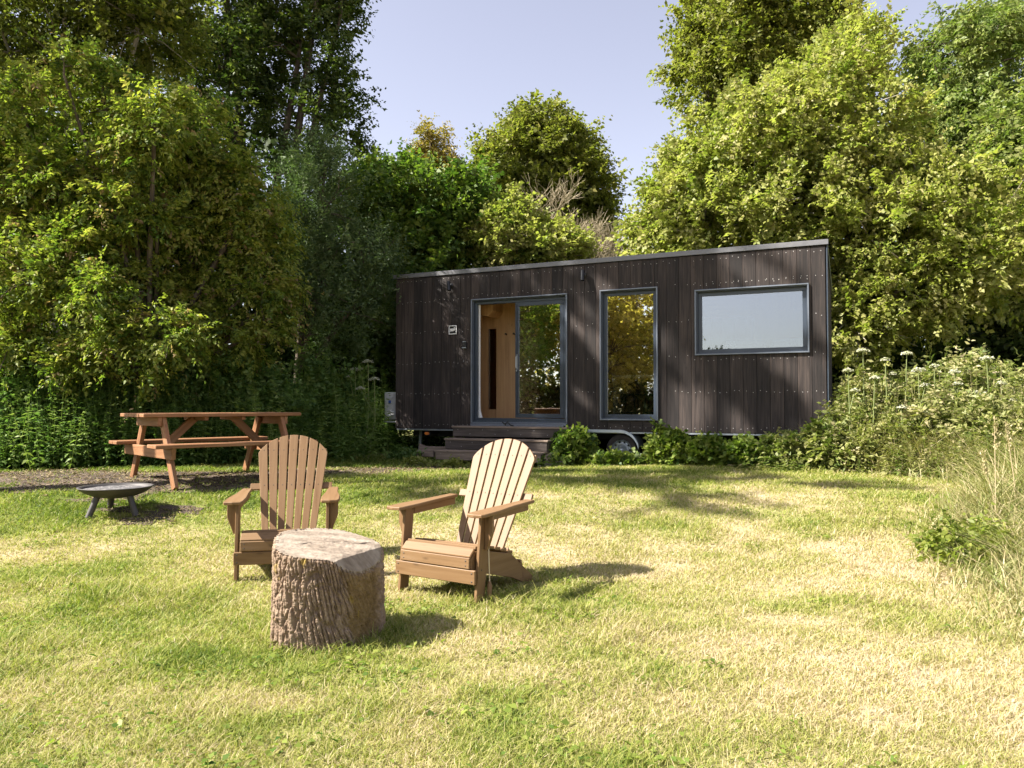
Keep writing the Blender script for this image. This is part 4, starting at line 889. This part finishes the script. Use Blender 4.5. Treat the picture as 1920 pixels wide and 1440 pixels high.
tree('tall_tree', 'tall dark broadleaf tree rising above the yellow-green tree, its edge against the sky', (-6.6, 20.8),
     [(420, -60, 20.2, 230, 200, 2.2), (560, 110, 20.2, 120, 150, 1.7), (590, 250, 20, 95, 110, 1.5), (430, 200, 20.2, 170, 170, 1.8), (600, -40, 20.2, 70, 90, 1.4), (640, 20, 20.2, 30, 60, .9)],
     1500, 72, .44, .12, 'leaf_dark', 102, .26, lump=.25, tint_mu=.5)
tree('tall_tree', 'tall pale-barked tree in the top left corner behind the yellow-green tree', (-9.0, 14.8),
     [(120, -30, 14.4, 190, 120, 1.6), (20, 100, 14.4, 150, 130, 1.5), (260, 60, 14.6, 120, 120, 1.4), (60, 300, 14.6, 180, 190, 1.5)], 1100, 66, .36, .10, 'leaf_olive', 103, .2, 'paletrunk', tint_mu=.3)
tree('willow_tree', 'grey-green spiky tree between the yellow-green tree and the dark house', (-4.1, 13.6),
     [(610, 400, 13.6, 80, 120, 1.0), (600, 560, 13.4, 90, 120, 1.0), (560, 470, 13.4, 70, 90, .9), (690, 540, 13.8, 60, 120, .9), (610, 320, 13.6, 40, 60, .6)],
     1100, 72, .28, .075, 'leaf_silver', 104, .12, asp=.32, up=.9, droop=-.2, tint_mu=.5)
tree('bushy_tree', 'wide layered green tree right behind the left end of the house roof', (-1.9, 16.6),
     [(760, 420, 16.4, 110, 100, 1.4), (850, 430, 16.6, 110, 100, 1.4), (700, 440, 16.2, 90, 110, 1.2), (930, 460, 16.6, 70, 70, 1.1), (790, 520, 16, 120, 80, 1.2), (720, 370, 16.4, 60, 50, .9)],
     1400, 72, .36, .11, 'leaf_green', 105, .18, up=.95, lump=.28, tint_mu=.45)
tree('bushy_tree', 'low yellow-green tree top showing just above the middle of the house roof', (.3, 15.9),
     [(1010, 475, 15.9, 70, 45, .8), (940, 455, 15.7, 55, 45, .8), (1060, 485, 16, 40, 30, .6), (960, 420, 15.9, 35, 35, .6)], 560, 60, .3, .10, 'leaf_hazel', 106, .13, up=.9, tint_mu=.6)
tree('larch_tree', 'slender golden yellow tree top poking up against the sky', (-1.95, 18.7),
     [(808, 268, 18.6, 28, 26, .5), (790, 312, 18.6, 32, 28, .5), (835, 318, 18.6, 34, 30, .5), (812, 360, 18.6, 44, 40, .6)], 300, 60, .24, .085, 'leaf_yellow', 107, .12, asp=.4, tint_mu=.55)
tree('round_tree', 'tall round green tree standing alone against the sky beyond the roof', (.9, 25),
     [(1000, 300, 24.5, 85, 85, 2.2), (970, 370, 24.5, 90, 90, 2.2), (1060, 380, 24.5, 85, 100, 2.2), (1100, 450, 24.6, 55, 90, 1.5), (1010, 460, 24.3, 110, 90, 2), (1120, 520, 24.6, 40, 60, 1.2), (990, 250, 24.5, 45, 35, 1.2), (1060, 290, 24.5, 55, 55, 1.4), (935, 310, 24.5, 45, 50, 1.2), (1095, 350, 24.5, 45, 60, 1.2)],
     1700, 66, .42, .14, 'leaf_olive', 108, .35, lump=.14, gap=.1, tint_mu=.48)
tree('tall_tree', 'very tall olive tree behind the bright tree, cut by the top of the picture', (8.0, 23),
     [(1400, 60, 22, 130, 90, 2), (1350, 150, 22, 95, 80, 1.8), (1500, 90, 22, 100, 80, 1.8), (1420, -60, 22, 130, 100, 2), (1310, 120, 22, 40, 60, 1), (1560, 50, 22, 50, 30, .8), (1440, 180, 22, 120, 90, 1.6), (1300, 60, 22, 30, 50, .8)],
     1300, 66, .46, .14, 'leaf_olive', 109, .34, lump=.32, tint_mu=.5)
tree('hazel_tree', 'huge bright yellow-green leafy tree filling the right behind the house', (5.9, 16.4),
     [(1420, 420, 15.4, 200, 170, 2), (1540, 260, 15.6, 150, 150, 1.8), (1600, 420, 15.2, 190, 180, 2), (1300, 480, 15.6, 120, 120, 1.7), (1590, 140, 15.8, 75, 80, 1.2), (1420, 280, 15.6, 110, 100, 1.6), (1730, 440, 14.8, 150, 150, 1.6), (1690, 545, 14.4, 150, 85, 1.3), (1240, 420, 15.8, 45, 90, 1), (1280, 330, 15.8, 60, 70, 1), (1600, 620, 14.6, 80, 90, 1.2), (1835, 490, 14.2, 110, 105, 1.2)],
     3200, 84, .34, .092, 'leaf_hazel', 110, .3, asp=.72, lump=.25, ntw=420, tint_mu=.6, gap=.18, tm='paletrunk')
tree('ash_tree', 'tall pale green feathery tree in the upper right corner', (13.5, 21),
     [(1830, 130, 20.5, 110, 100, 2), (1770, 230, 20.5, 70, 80, 1.6), (1850, 270, 20.3, 110, 110, 2), (1890, 60, 20.5, 70, 50, 1.2)], 1000, 72, .46, .15, 'leaf_ash', 111, .3, asp=.38, droop=.8, tint_mu=.5)
tree('maple_tree', 'fresh green tree at the right edge in front of the pale feathery tree', (12.6, 17.8),
     [(1900, 420, 17, 80, 110, 1.5), (1960, 300, 17, 100, 110, 1.5), (1930, 560, 17, 90, 110, 1.4), (1890, 270, 17.2, 40, 60, .8)], 760, 66, .4, .13, 'leaf_ash', 112, .22, tint_mu=.62)
# the trees to the left of the picture and behind the camera, which shade the lawn and stand in the window panes
tree('shade_tree', 'open tall tree outside the left edge of the picture, dappling the house wall', (-11.2, 10.6),
     [(-10.9, 10.2, 13.4, 1.5, 1.4, 1.5), (-11.2, 9.4, 15.6, 1.3, 1.2, 1.4), (-11.2, 11.2, 15.2, 1.3, 1.2, 1.6), (-11, 10.2, 17.4, 1.2, 1.2, 1.2), (-11.0, 9.0, 15.4, 1.2, .9, .9), (-11.1, 8.3, 16.8, 1.1, .8, .9), (-11.1, 9.9, 13.0, 1.2, .9, .9), (-11.0, 8.3, 15.0, 1.1, .7, .8), (-11, 9.3, 17.4, 1.1, .8, .9)], 48, 420, .46, .15, 'leaf_dark', 113, .2, world=True, lump=.3, gap=0, nsp=9, spread=1.0)
tree('shade_tree', 'smaller open tree outside the left edge of the picture, dappling the far lawn', (-10.6, 6.7),
     [(-10.4, 6.9, 11.6, 2.1, 1.5, 1.2), (-9.0, 7.6, 10.6, 1.3, .9, .8), (-11.6, 6.4, 10.8, 1.4, 1.2, .9)], 26, 330, .46, .15, 'leaf_dark', 114, .18, world=True, lump=.4, gap=0, nsp=9)
for i, (bx, by, hh, rr2, mt, lab) in enumerate(((-15.5, -6.5, 8.5, 3.4, 'leaf_bronze', 'bronze tree'), (-16.6, -10.6, 9.5, 2.3, 'leaf_bronze', 'second bronze tree'), (-20, -4, 10, 4.0, 'leaf_hazel', 'yellow-green tree'), (-17.5, -1.2, 8, 3.2, 'leaf_green', 'green tree'), (-23.5, -9, 13, 4.0, 'leaf_bronze', 'taller bronze tree'))):
    tree('garden_tree', lab + ' across the lawn, mirrored in the glazed door and tall window', (bx, by),
         [(bx, by, hh * .62, rr2, rr2, hh * .36), (bx + 1.2, by + .5, hh * .36, rr2 * .8, rr2 * .8, hh * .26), (bx - 1.3, by - .6, hh * .4, rr2 * .8, rr2 * .8, hh * .28)], 300, 60, .6, .22, mt, 120 + i, .22, world=True, tint_mu=.55)
tree('garden_tree', 'slim young tree across the lawn, its top mirrored low in the wide window', (-10.6, -9.3), [(-10.6, -9.3, 3.15, .45, .45, .6), (-10.4, -9.3, 2.2, .7, .6, .7)], 90, 50, .3, .14, 'leaf_dark', 131, .07, world=True)
hb_ = [(-12 - 11 * k / 9, -13.5 + 12 * k / 9, 1.0, 1.3, 1.1, 1.3) for k in range(10)]  # unseen greenery added to dull the reflection low in the tall window
v, t, _, _ = crown_leaves(hb_, 700, 60, .5, .2, 150, gap=0, zmin=.1)
hr_ = empty('added_hedge', (-17, -8, 0), 0, 'dark hedge across the lawn, there to darken the low reflection in the tall window', 'added_hedge'); quads_mesh('foliage', v - V(-17, -8, 0), t, M['leaf_dark'], hr_)
# bare tree
dt = empty('bare_tree', (1.05, 19.4, gz1(1.05, 19.4)), 0, 'leafless tan bare tree in front of the round tree, above the roof', 'tree')
rr = random.Random(9); mb = MB()
def grow(p, d, ln, r, lv):
    q = p + d * ln; m = (p + q) / 2 + V(rr.gauss(0, .06), rr.gauss(0, .06), rr.gauss(0, .04)) * ln
    r_ = max(r, .0055); mb.tube([p, m, q], [r_, r_ * .85, r_ * .7], 5 if lv < 2 else 3, cap=False)
    if lv >= 6: return
    for k in range(3 if lv > 0 else 6):
        dd = unit(d + V(rr.gauss(0, .5), rr.gauss(0, .5), rr.gauss(.12, .3))); grow(p + d * ln * rr.uniform(.5, 1), dd, ln * rr.uniform(.6, .82), r * .55, lv + 1)
grow(V(0, 0, 0), V(0, 0, 1), 2.25, .06, -1)
mb.build('trunk', M['deadwood'], dt)

# far woodland seen between the trees
B = [px_blob(b) for b in ((100, 600, 17.5, 260, 190, 1.2), (420, 620, 18, 260, 180, 1.2), (700, 640, 18.5, 220, 130, 1.2), (960, 690, 19, 200, 110, 1.2), (1700, 640, 19, 260, 110, 1.2), (1950, 600, 19, 200, 160, 1.2), (-150, 500, 17, 200, 260, 1.2), (1350, 640, 20, 260, 120, 1.2), (330, 400, 18.5, 200, 160, 1), (-80, 250, 18, 160, 160, 1))]
B += [px_blob(b) for b in ((-100, 720, 15.5, 200, 60, .8), (150, 720, 15.5, 200, 60, .8), (450, 720, 15.5, 200, 60, .8), (660, 710, 16, 150, 70, .8), (1700, 720, 17, 200, 70, .8), (1950, 720, 17, 200, 80, .8))]
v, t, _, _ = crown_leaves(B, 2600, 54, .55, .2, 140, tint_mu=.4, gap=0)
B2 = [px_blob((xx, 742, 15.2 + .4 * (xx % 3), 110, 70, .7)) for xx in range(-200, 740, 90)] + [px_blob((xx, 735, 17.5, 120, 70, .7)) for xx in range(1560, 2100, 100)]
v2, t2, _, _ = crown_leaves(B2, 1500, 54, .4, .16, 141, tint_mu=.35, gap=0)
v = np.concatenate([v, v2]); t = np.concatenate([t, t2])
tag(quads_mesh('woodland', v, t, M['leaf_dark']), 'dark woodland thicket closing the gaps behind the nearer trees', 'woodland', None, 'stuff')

# ------------------------------------------------------------------ undergrowth and meadow
def scatter(n, fn, seed, x0, x1, y0, y1):
    rs = np.random.default_rng(seed); x = rs.uniform(x0, x1, n); y = rs.uniform(y0, y1, n); p = fn(x, y); k = rs.random(n) < p
    return np.stack([x[k], y[k], gz(x[k], y[k]) - .01], 1)
EDGE = [(-12, 9.7), (-7.2, 10.0), (-5.6, 10.2), (-4.2, 10.6), (-3.4, 11.3), (-2.9, 12.4), (-2.4, 13.4)]      # front line of the left undergrowth
def edge_y(x): return np.interp(x, [e[0] for e in EDGE], [e[1] for e in EDGE])
P = scatter(6500, lambda x, y: (y > edge_y(x) + .25 * (vnoise(x * 3, y * 0 + 2, 3) - .5)) * (y < edge_y(x) + 3.0), 51, -9.5, -2.1, 9.5, 15)
P = P[~((P[:, 0] / P[:, 1] > -.195) & (P[:, 0] / P[:, 1] < -.14) & (P[:, 1] > 10.8) & (P[:, 1] < 13.9))]
Q = scatter(1500, lambda x, y: (house_ab(x, y)[1] < -2.7) * (house_ab(x, y)[1] > -4.2) * (np.abs(house_ab(x, y)[0]) < 4.5), 53, -3, 8, 10, 18)
Q2 = scatter(900, lambda x, y: (house_ab(x, y)[1] > -2.6) * (house_ab(x, y)[1] < -.15) * (house_ab(x, y)[0] > -4.6) * (house_ab(x, y)[0] < -3.45), 54, -4, 0, 12, 17)
P = np.concatenate([P, Q])
hn = (.65 + 1.15 * fbm(P[:, 0] * 1.1, P[:, 1] * 1.1, 61, 3)) * (.65 + .35 * ss(0, .8, P[:, 1] - edge_y(P[:, 0]))) * np.random.default_rng(1).uniform(.6, 1.2, len(P))
P = np.concatenate([P, Q2]); hn = np.concatenate([hn, np.full(len(Q2), .42)])
tag(herbs('undergrowth', P, hn, .11, 'leaf_nettle', 52, nodes=8, tint_mu=.5), 'dark green nettles and weeds banked along the foot of the left trees', 'undergrowth', None, 'stuff')
# dry leaves and straw lying on the bare earth
rs = np.random.default_rng(19); x = rs.uniform(-8, .2, 16000); y = rs.uniform(6.2, 11.9, 16000); k = path_mask(x, y) > -.02; x, y = x[k], y[k]; n = len(x); az = rs.random(n) * 6.28
tag(quads_mesh('leaf_litter', leaf_verts(np.stack([x, y, gz(x, y) + .018 + .012 * rs.random(n)], 1), np.stack([np.cos(az), np.sin(az), rs.normal(0, .12, n)], 1), np.stack([rs.normal(0, .25, n), rs.normal(0, .25, n), np.ones(n)], 1), rs.uniform(.02, .07, n), rs.uniform(.006, .025, n)), rs.uniform(0, 1, n), M['litter']),
    'dry leaves and straw bits lying on the bare earth path', 'leaf litter', None, 'stuff')
# broad-leaved weeds and clover patches in the lawn
rs = np.random.default_rng(23); cx, cy_ = frustum_pts(900, 2.2, 10, rs); k = (path_mask(cx, cy_) < 0) & (house_ab(cx, cy_)[1] > .4) & (np.hypot(cx - STUMP[0], cy_ - STUMP[1]) > .4) & (dryness(cx, cy_) < .62); cx, cy_ = cx[k], cy_[k]
q = 14; ci = np.repeat(np.arange(len(cx)), q); n = len(ci); sp = rs.uniform(.03, .11, len(cx)); x = cx[ci] + rs.normal(0, 1, n) * sp[ci]; y = cy_[ci] + rs.normal(0, 1, n) * sp[ci]; az = rs.random(n) * 6.28; big = rs.uniform(.014, .04, len(cx))
tag(quads_mesh('lawn_weeds', leaf_verts(np.stack([x, y, gz(x, y) + rs.uniform(.008, .035, n)], 1), np.stack([np.cos(az), np.sin(az), rs.uniform(-.1, .6, n)], 1), np.stack([rs.normal(0, .3, n), rs.normal(0, .3, n), np.ones(n)], 1), big[ci] * rs.uniform(.7, 1.3, n), big[ci] * rs.uniform(.4, .8, n)), np.clip(rs.normal(.6, .2, n), 0, 1), M['leaf_shrub']),
    'small broad-leaved weeds and clover scattered through the lawn grass', 'lawn weeds', None, 'stuff')
# right-hand rough meadow
RE = [(3.0, 10.2), (4.2, 9.9), (4.9, 9.2), (5.15, 8.2), (4.2, 7.4), (3.65, 6.7), (3.2, 5.9), (2.85, 5.0), (2.55, 4.1), (2.4, 3.5), (2.2, 2.5)]
def right_x(y): return np.interp(y, [e[1] for e in RE[::-1]], [e[0] for e in RE[::-1]])
P = scatter(5200, lambda x, y: (x > right_x(y) + .3 * (vnoise(x * 0 + 3, y * 3, 4) - .3)) * (y > 8.6) * np.clip(1.15 - .06 * (y - 9), .4, 1), 71, 2.9, 12.5, 8.6, 15)
ha, hb = house_ab(P[:, 0], P[:, 1])
hn = np.where((ha < 3.7) & (hb > -.2), .3, 1) * (.45 + 1.1 * fbm(P[:, 0] * .9, P[:, 1] * .9, 81, 3)) * (.3 + .7 * ss(0, 1.5, P[:, 0] - right_x(P[:, 1]))) * np.random.default_rng(2).uniform(.55, 1.2, len(P))
tag(herbs('meadow', P, hn, .105, 'leaf_meadow', 72, nodes=9, tspread=.24, droop=.35, asp=.34), 'rough sunlit weeds and brambles banked up to the right of the house', 'meadow', None, 'stuff')
rs = np.random.default_rng(91)
x = rs.uniform(2.2, 8.5, 120000); y = rs.uniform(2.3, 11.5, 120000); dd = x - right_x(y)
k = (dd > .12 * rs.normal(0, 1, len(x))) & (rs.random(len(x)) < .5 + .5 * ss(0, .6, dd)) & ~((y > 8.8) & (x < 4.6)); x, y, dd = x[k], y[k], dd[k]
hh = (.14 + .72 * rs.random(len(x)) ** 1.3) * (.35 + .65 * ss(0, .7, dd)) * (.55 + .5 * ss(4, 8, y))
blades('tall_grass', x, y, gz(x, y), hh, .004 + .0012 * y * .6, np.clip(.42 + .5 * (fbm(x * 1.5, y * 1.5, 13, 3) - .4) + rs.normal(0, .22, len(x)), 0, 1), M['drygrass'], rs, .95,
       'long unmown grass, half dried to straw, along the right edge of the lawn', 'tall grass', 'stuff')

# individual plants
def shrub(name, label, cat, c, r, ncl, per, cr, ll, mat, seed, group=None, stems=5, **kw):
    """c = world centre on the ground, r = (rx, ry, height)"""
    z0 = gz1(c[0], c[1]); root = empty(name, (c[0], c[1], z0), 0, label, cat, group); off = V(c[0], c[1], z0)
    B = [(c[0], c[1], z0 + r[2] * .5, r[0], r[1], r[2] * .5), (c[0] + r[0] * .4, c[1], z0 + r[2] * .34, r[0] * .7, r[1] * .8, r[2] * .34), (c[0] - r[0] * .45, c[1] - .05, z0 + r[2] * .3, r[0] * .65, r[1] * .8, r[2] * .3)]
    kw.setdefault('lump', .35); kw.setdefault('zmin', .02)
    v, t, C, out = crown_leaves(B, ncl, per, cr, ll, seed, **kw)
    quads_mesh('foliage', v - off, t, M[mat], root); mb = MB(); rr = random.Random(seed)
    for i in range(min(max(len(C), 6), stems * 3)):
        p = C[rr.randrange(len(C))] - off if len(C) > 6 or i < 3 * len(C) else V(0, 0, .1); b = V(p[0] * .4, p[1] * .4, -.02); mb.tube([b, (b + p) / 2 + V(rr.gauss(0, .03), rr.gauss(0, .03), .05), p], [.008, .006, .003], 4, cap=False)
    mb.build('stem', M['stem'], root); return root
for (px_, py_, Y, rr_x, hh_, sd_, lab) in ((1625, 745, 10.7, .5, 1.25, 221, 'pale weedy bush directly right of the house corner'), (1735, 745, 10.9, .7, 1.4, 222, 'pale weedy bush under the dark hollow of the big tree'), (1855, 745, 10.7, .75, 1.4, 223, 'tall weedy bush at the right edge below the big tree'), (1665, 820, 10.1, .45, .7, 224, 'weedy bush in front of the house corner, beside the lawn edge'), (1775, 830, 9.9, .6, .85, 225, 'wide yellowish weedy bush in the middle of the rough bank'), (1890, 850, 9.3, .6, .95, 226, 'yellowish weedy bush nearest the lawn at the right edge')):
    p = at(px_, py_, Y); shrub('weedy_bush', lab, 'bush', (p[0], p[1]), (rr_x, rr_x * .8, hh_), 360, 54, .2, .085, 'leaf_meadow', sd_, 'weedy bushes on the rough bank', asp=.36, up=.9, tint_mu=.5, gap=.3)
for (px_, Y, rr_x, hh_, sd_, lab) in ((40, 10.9, .8, 1.25, 241, 'dark leafy bush at the left edge behind the picnic table'), (190, 11.3, .8, 1.35, 242, 'dark leafy bush behind the left end of the picnic table'), (350, 11.6, .8, 1.45, 243, 'dark leafy bush behind the middle of the picnic table'), (480, 11.9, .75, 1.5, 244, 'dark leafy bush above the nearer garden chair'), (600, 12.7, .75, 1.6, 245, 'dark leafy bush between the picnic table and the house'), (655, 15.4, .7, 1.7, 246, 'dark leafy bush farthest back, behind the grey outdoor unit')):
    p = at(px_, 760, Y); shrub('woodland_bush', lab, 'bush', (p[0], p[1]), (rr_x, rr_x * .6, hh_), 300, 54, .22, .085, 'leaf_nettle', sd_, 'bushes at the foot of the left trees', asp=.5, up=.7, tint_mu=.5, gap=.2)
def hwp(a, b): p = hw(a, b, 0); return (p.x, p.y)
G1 = 'bramble bushes along the foot of the house'
shrub('bramble_bush', 'rounded bright green bush between the wooden steps and the trailer wheel', 'bush', hwp(-.06, .38), (.28, .22, .56), 110, 34, .12, .085, 'leaf_shrub', 201, G1, asp=.7)
shrub('bramble_bush', 'low green creeper in front of the trailer wheel', 'bush', hwp(.66, .5), (.42, .16, .15), 70, 30, .1, .075, 'leaf_shrub', 202, G1, asp=.7)
shrub('bramble_bush', 'tallest leafy bush below the wall just right of the tall window', 'bush', hwp(1.45, .34), (.27, .22, .52), 130, 34, .12, .085, 'leaf_shrub', 203, G1, asp=.7, tint_mu=.55)
shrub('bramble_bush', 'sunlit bush below the left edge of the wide window', 'bush', hwp(2.0, .42), (.36, .24, .38), 110, 34, .12, .08, 'leaf_shrub', 204, G1, asp=.7, tint_mu=.6)
shrub('bramble_bush', 'green bush below the middle of the wide window', 'bush', hwp(2.55, .42), (.36, .24, .36), 110, 34, .12, .08, 'leaf_shrub', 205, G1, asp=.7, tint_mu=.5)
shrub('bramble_bush', 'greyish green bush below the right end of the wide window', 'bush', hwp(3.1, .45), (.36, .26, .42), 110, 34, .12, .08, 'leaf_meadow', 206, G1, tint_mu=.3)
shrub('bramble_bush', 'olive bush wrapped round the right corner of the house', 'bush', hwp(3.72, .5), (.34, .3, .58), 150, 34, .14, .085, 'leaf_meadow', 207, G1, tint_mu=.38)
shrub('leafy_plant', 'bright green leafy plant at the right edge of the lawn among dry grass', 'plant', (3.42, 5.75), (.26, .3, .2), 80, 42, .16, .062, 'leaf_hazel', 208, None, asp=.45, tint_mu=.4, gap=.3)
shrub('leafy_plant', 'dark green weed clump by the left end of the bottom step', 'plant', hwp(-2.85, .95), (.2, .15, .14), 44, 26, .09, .07, 'leaf_nettle', 209, None)
shrub('leafy_plant', 'small yellow-green weeds on the bare earth left of the steps', 'plant', hwp(-2.35, 1.5), (.26, .1, .06), 26, 24, .08, .06, 'leaf_hazel', 210, None, tint_mu=.55)
shrub('leafy_plant', 'small yellow-green weeds directly in front of the bottom step', 'plant', hwp(-1.65, 1.5), (.3, .1, .07), 28, 24, .08, .065, 'leaf_hazel', 211, None, tint_mu=.55)
shrub('leafy_plant', 'low green weed at the right foot of the steps', 'plant', hwp(-.1, .95), (.26, .16, .2), 70, 24, .08, .06, 'leaf_shrub', 212, None)
def weed(name, label, cat, c, n, h, ll, mat, seed, spread=.16, **kw):
    rs = np.random.default_rng(seed); z0 = gz1(*c); root = empty(name, (*c, z0), 0, label, cat)
    P = np.stack([rs.normal(0, spread, n), rs.normal(0, spread, n), np.full(n, -.01)], 1); P[:, :2] += np.array(c); P[:, 2] += z0
    o = herbs('foliage', P, h * rs.uniform(.7, 1.1, n), ll, mat, seed, root, **kw)
    co = np.empty(len(o.data.vertices) * 3, np.float32); o.data.vertices.foreach_get('co', co); co = co.reshape(-1, 3) - np.array([[c[0], c[1], z0]], np.float32); o.data.vertices.foreach_set('co', co.ravel()); o.data.update(); return root
p = at(500, 800, 10.9); weed('tall_weed', 'pale upright weed clump behind the right end of the picnic table', 'plant', (p[0], p[1]), 26, 1.05, .14, 'leaf_nettle', 301, .24, nodes=11, tint_mu=.8, asp=.26, droop=.2)
p = at(650, 800, 12.0); weed('tall_weed', 'tall leafy weed clump left of the grey outdoor unit', 'plant', (p[0], p[1]), 30, 1.25, .15, 'leaf_nettle', 302, .3, nodes=11, tint_mu=.65, asp=.3, droop=.2)
p = at(580, 800, 11.2); weed('tall_weed', 'low light-tipped weed behind the nearer garden chair', 'plant', (p[0], p[1]), 22, .7, .12, 'leaf_nettle', 303, .24, nodes=9, tint_mu=.75, asp=.32, droop=.2)
p = at(170, 800, 10.6); weed('tall_weed', 'tall nettle clump at the left end of the picnic table', 'plant', (p[0], p[1]), 34, 1.0, .13, 'leaf_nettle', 304, .3, nodes=10, tint_mu=.55)
def umbel(label, px, py, Y, h, r, seed, dry=False, nh=3, group='umbel flowers in the rough meadow'):
    """px, py = photo position of the top flower head"""
    rr = random.Random(seed); c = at(px, py, Y); x, y = c[0], c[1]; z0 = gz1(x, y); h = c[2] - z0
    root = empty('hogweed', (x, y, z0), 0, label, 'wildflower', group); st_ = MB(); st_.tube([(rr.uniform(-.1, .1), rr.uniform(-.1, .1), -.02), (rr.uniform(-.03, .03), 0, h * .5), (0, 0, h - .05)], [.011, .009, .006], 5)
    heads = [(V(0, 0, h), r)]
    for k in range(nh - 1): hp = V(rr.uniform(-.22, .22), rr.uniform(-.15, .15), h * rr.uniform(.72, .93)); st_.tube([(0, 0, h * .55), hp * .8 + V(0, 0, h * .1), hp - V(0, 0, .04)], [.006, .005, .004], 4, cap=False); heads.append((hp, r * rr.uniform(.55, .85)))
    for (hp, hr) in heads:
        for k in range(8): a = k * .785; st_.tube([hp - V(0, 0, .05), hp + V(math.cos(a) * hr * .75, math.sin(a) * hr * .75, -.012)], [.0025, .002], 3, cap=False)
    st_.build('stem', M['drystem' if dry else 'stem'], root)
    for (hp, hr) in heads:
        n = 150; rs = np.random.default_rng(seed); rho = np.sqrt(rs.random(n)) * hr; an = rs.random(n) * 6.28; P = np.stack([hp[0] + rho * np.cos(an), hp[1] + rho * np.sin(an), hp[2] - .45 * rho ** 2 / hr + rs.normal(0, .006, n)], 1)
        A = np.stack([np.cos(an * 7), np.sin(an * 7), rs.normal(0, .3, n)], 1); N = np.tile([[0, -.3, 1.]], (n, 1)) + rs.normal(0, .3, (n, 3))
        quads_mesh('flower_head', leaf_verts(P, A, N, np.full(n, .026), np.full(n, .022)), rs.random(n), M['drygrass' if dry else 'petal'], root)
UMB = [(1690, 762, 10.6, 'white umbel flower lowest and nearest the lawn, right of the house corner'), (1590, 692, 11.6, 'white umbel flower close beside the house wall'), (1618, 654, 12.2, 'tallest white umbel flower just right of the house, alone on a long stem'),
       (1660, 672, 11.9, 'pale umbel flower third from the house in the upper row'), (1700, 660, 12.2, 'broad white umbel flower in the middle of the upper row'), (1722, 690, 11.8, 'white umbel flower just below the middle of the upper row'), (1752, 684, 11.6, 'white umbel flower right of the middle of the upper row'),
       (1790, 694, 11.4, 'white umbel flower in front of the dark hollow'), (1850, 668, 11.2, 'creamy umbel flower with a tall bent stem at the right'), (1878, 716, 10.8, 'drooping creamy umbel flower near the right edge'), (1838, 734, 10.6, 'flat white umbel flower below the bent creamy one'), (1730, 772, 10.4, 'small white umbel flower right of the lowest one'), (1640, 706, 11.3, 'white umbel flower half buried in weeds near the house corner')]
for i, (px_, py_, Y, lab) in enumerate(UMB): umbel(lab, px_, py_, 9.7 + .35 * (Y - 10.4), 0, .05 + .015 * (i % 3), 400 + i, nh=1 + i % 2)
for i, (px_, py_, Y, lab) in enumerate([(690, 675, 12.5, 'white umbel flower in the shade left of the house, upper'), (702, 708, 12.3, 'white umbel flower in the shade left of the house, lower right'), (666, 690, 12.6, 'white umbel flower in the shade left of the house, leftmost')]): umbel(lab, px_, py_, Y, 0, .085, 450 + i, nh=2, group='umbel flowers in the shade')
# tall dry stalks at the right
for i, (x, y, h, lx, lab) in enumerate([(3.95, 6.2, 1.05, .02, 'straightest and tallest dry grass stalk at the right edge of the lawn'), (4.12, 6.0, .8, .22, 'dry grass stalk leaning right beside the tallest one'), (4.05, 6.3, .75, -.14, 'dry grass stalk leaning left behind the tallest one'), (4.4, 6.6, .95, -.08, 'dry seeded grass stalk furthest back in the long grass'), (3.72, 5.1, .55, .25, 'short bent dry stalk nearest the camera in the long grass')]):
    z0 = gz1(x, y); r_ = empty('grass_stalk', (x, y, z0), 0, lab, 'dry stalk', 'dry stalks in the long grass'); mb = MB(); mb.tube([(0, 0, -.02), (lx * .35, 0, h * .5), (lx, .02, h)], [.0045, .0035, .002], 5, cap=False); mb.build('stem', M['drystem'], r_)
    rs = np.random.default_rng(500 + i); n = 70; t = rs.random(n) * .28; Pp = np.stack([lx * (1 - t) + rs.normal(0, .012, n), rs.normal(0, .012, n), h * (1 - t)], 1); quads_mesh('seed_head', leaf_verts(Pp, np.stack([rs.normal(0, .5, n), rs.normal(0, .5, n), np.ones(n)], 1), rs.normal(0, 1, (n, 3)), np.full(n, .03), np.full(n, .01)), rs.uniform(.5, 1, n), M['drygrass'], r_)
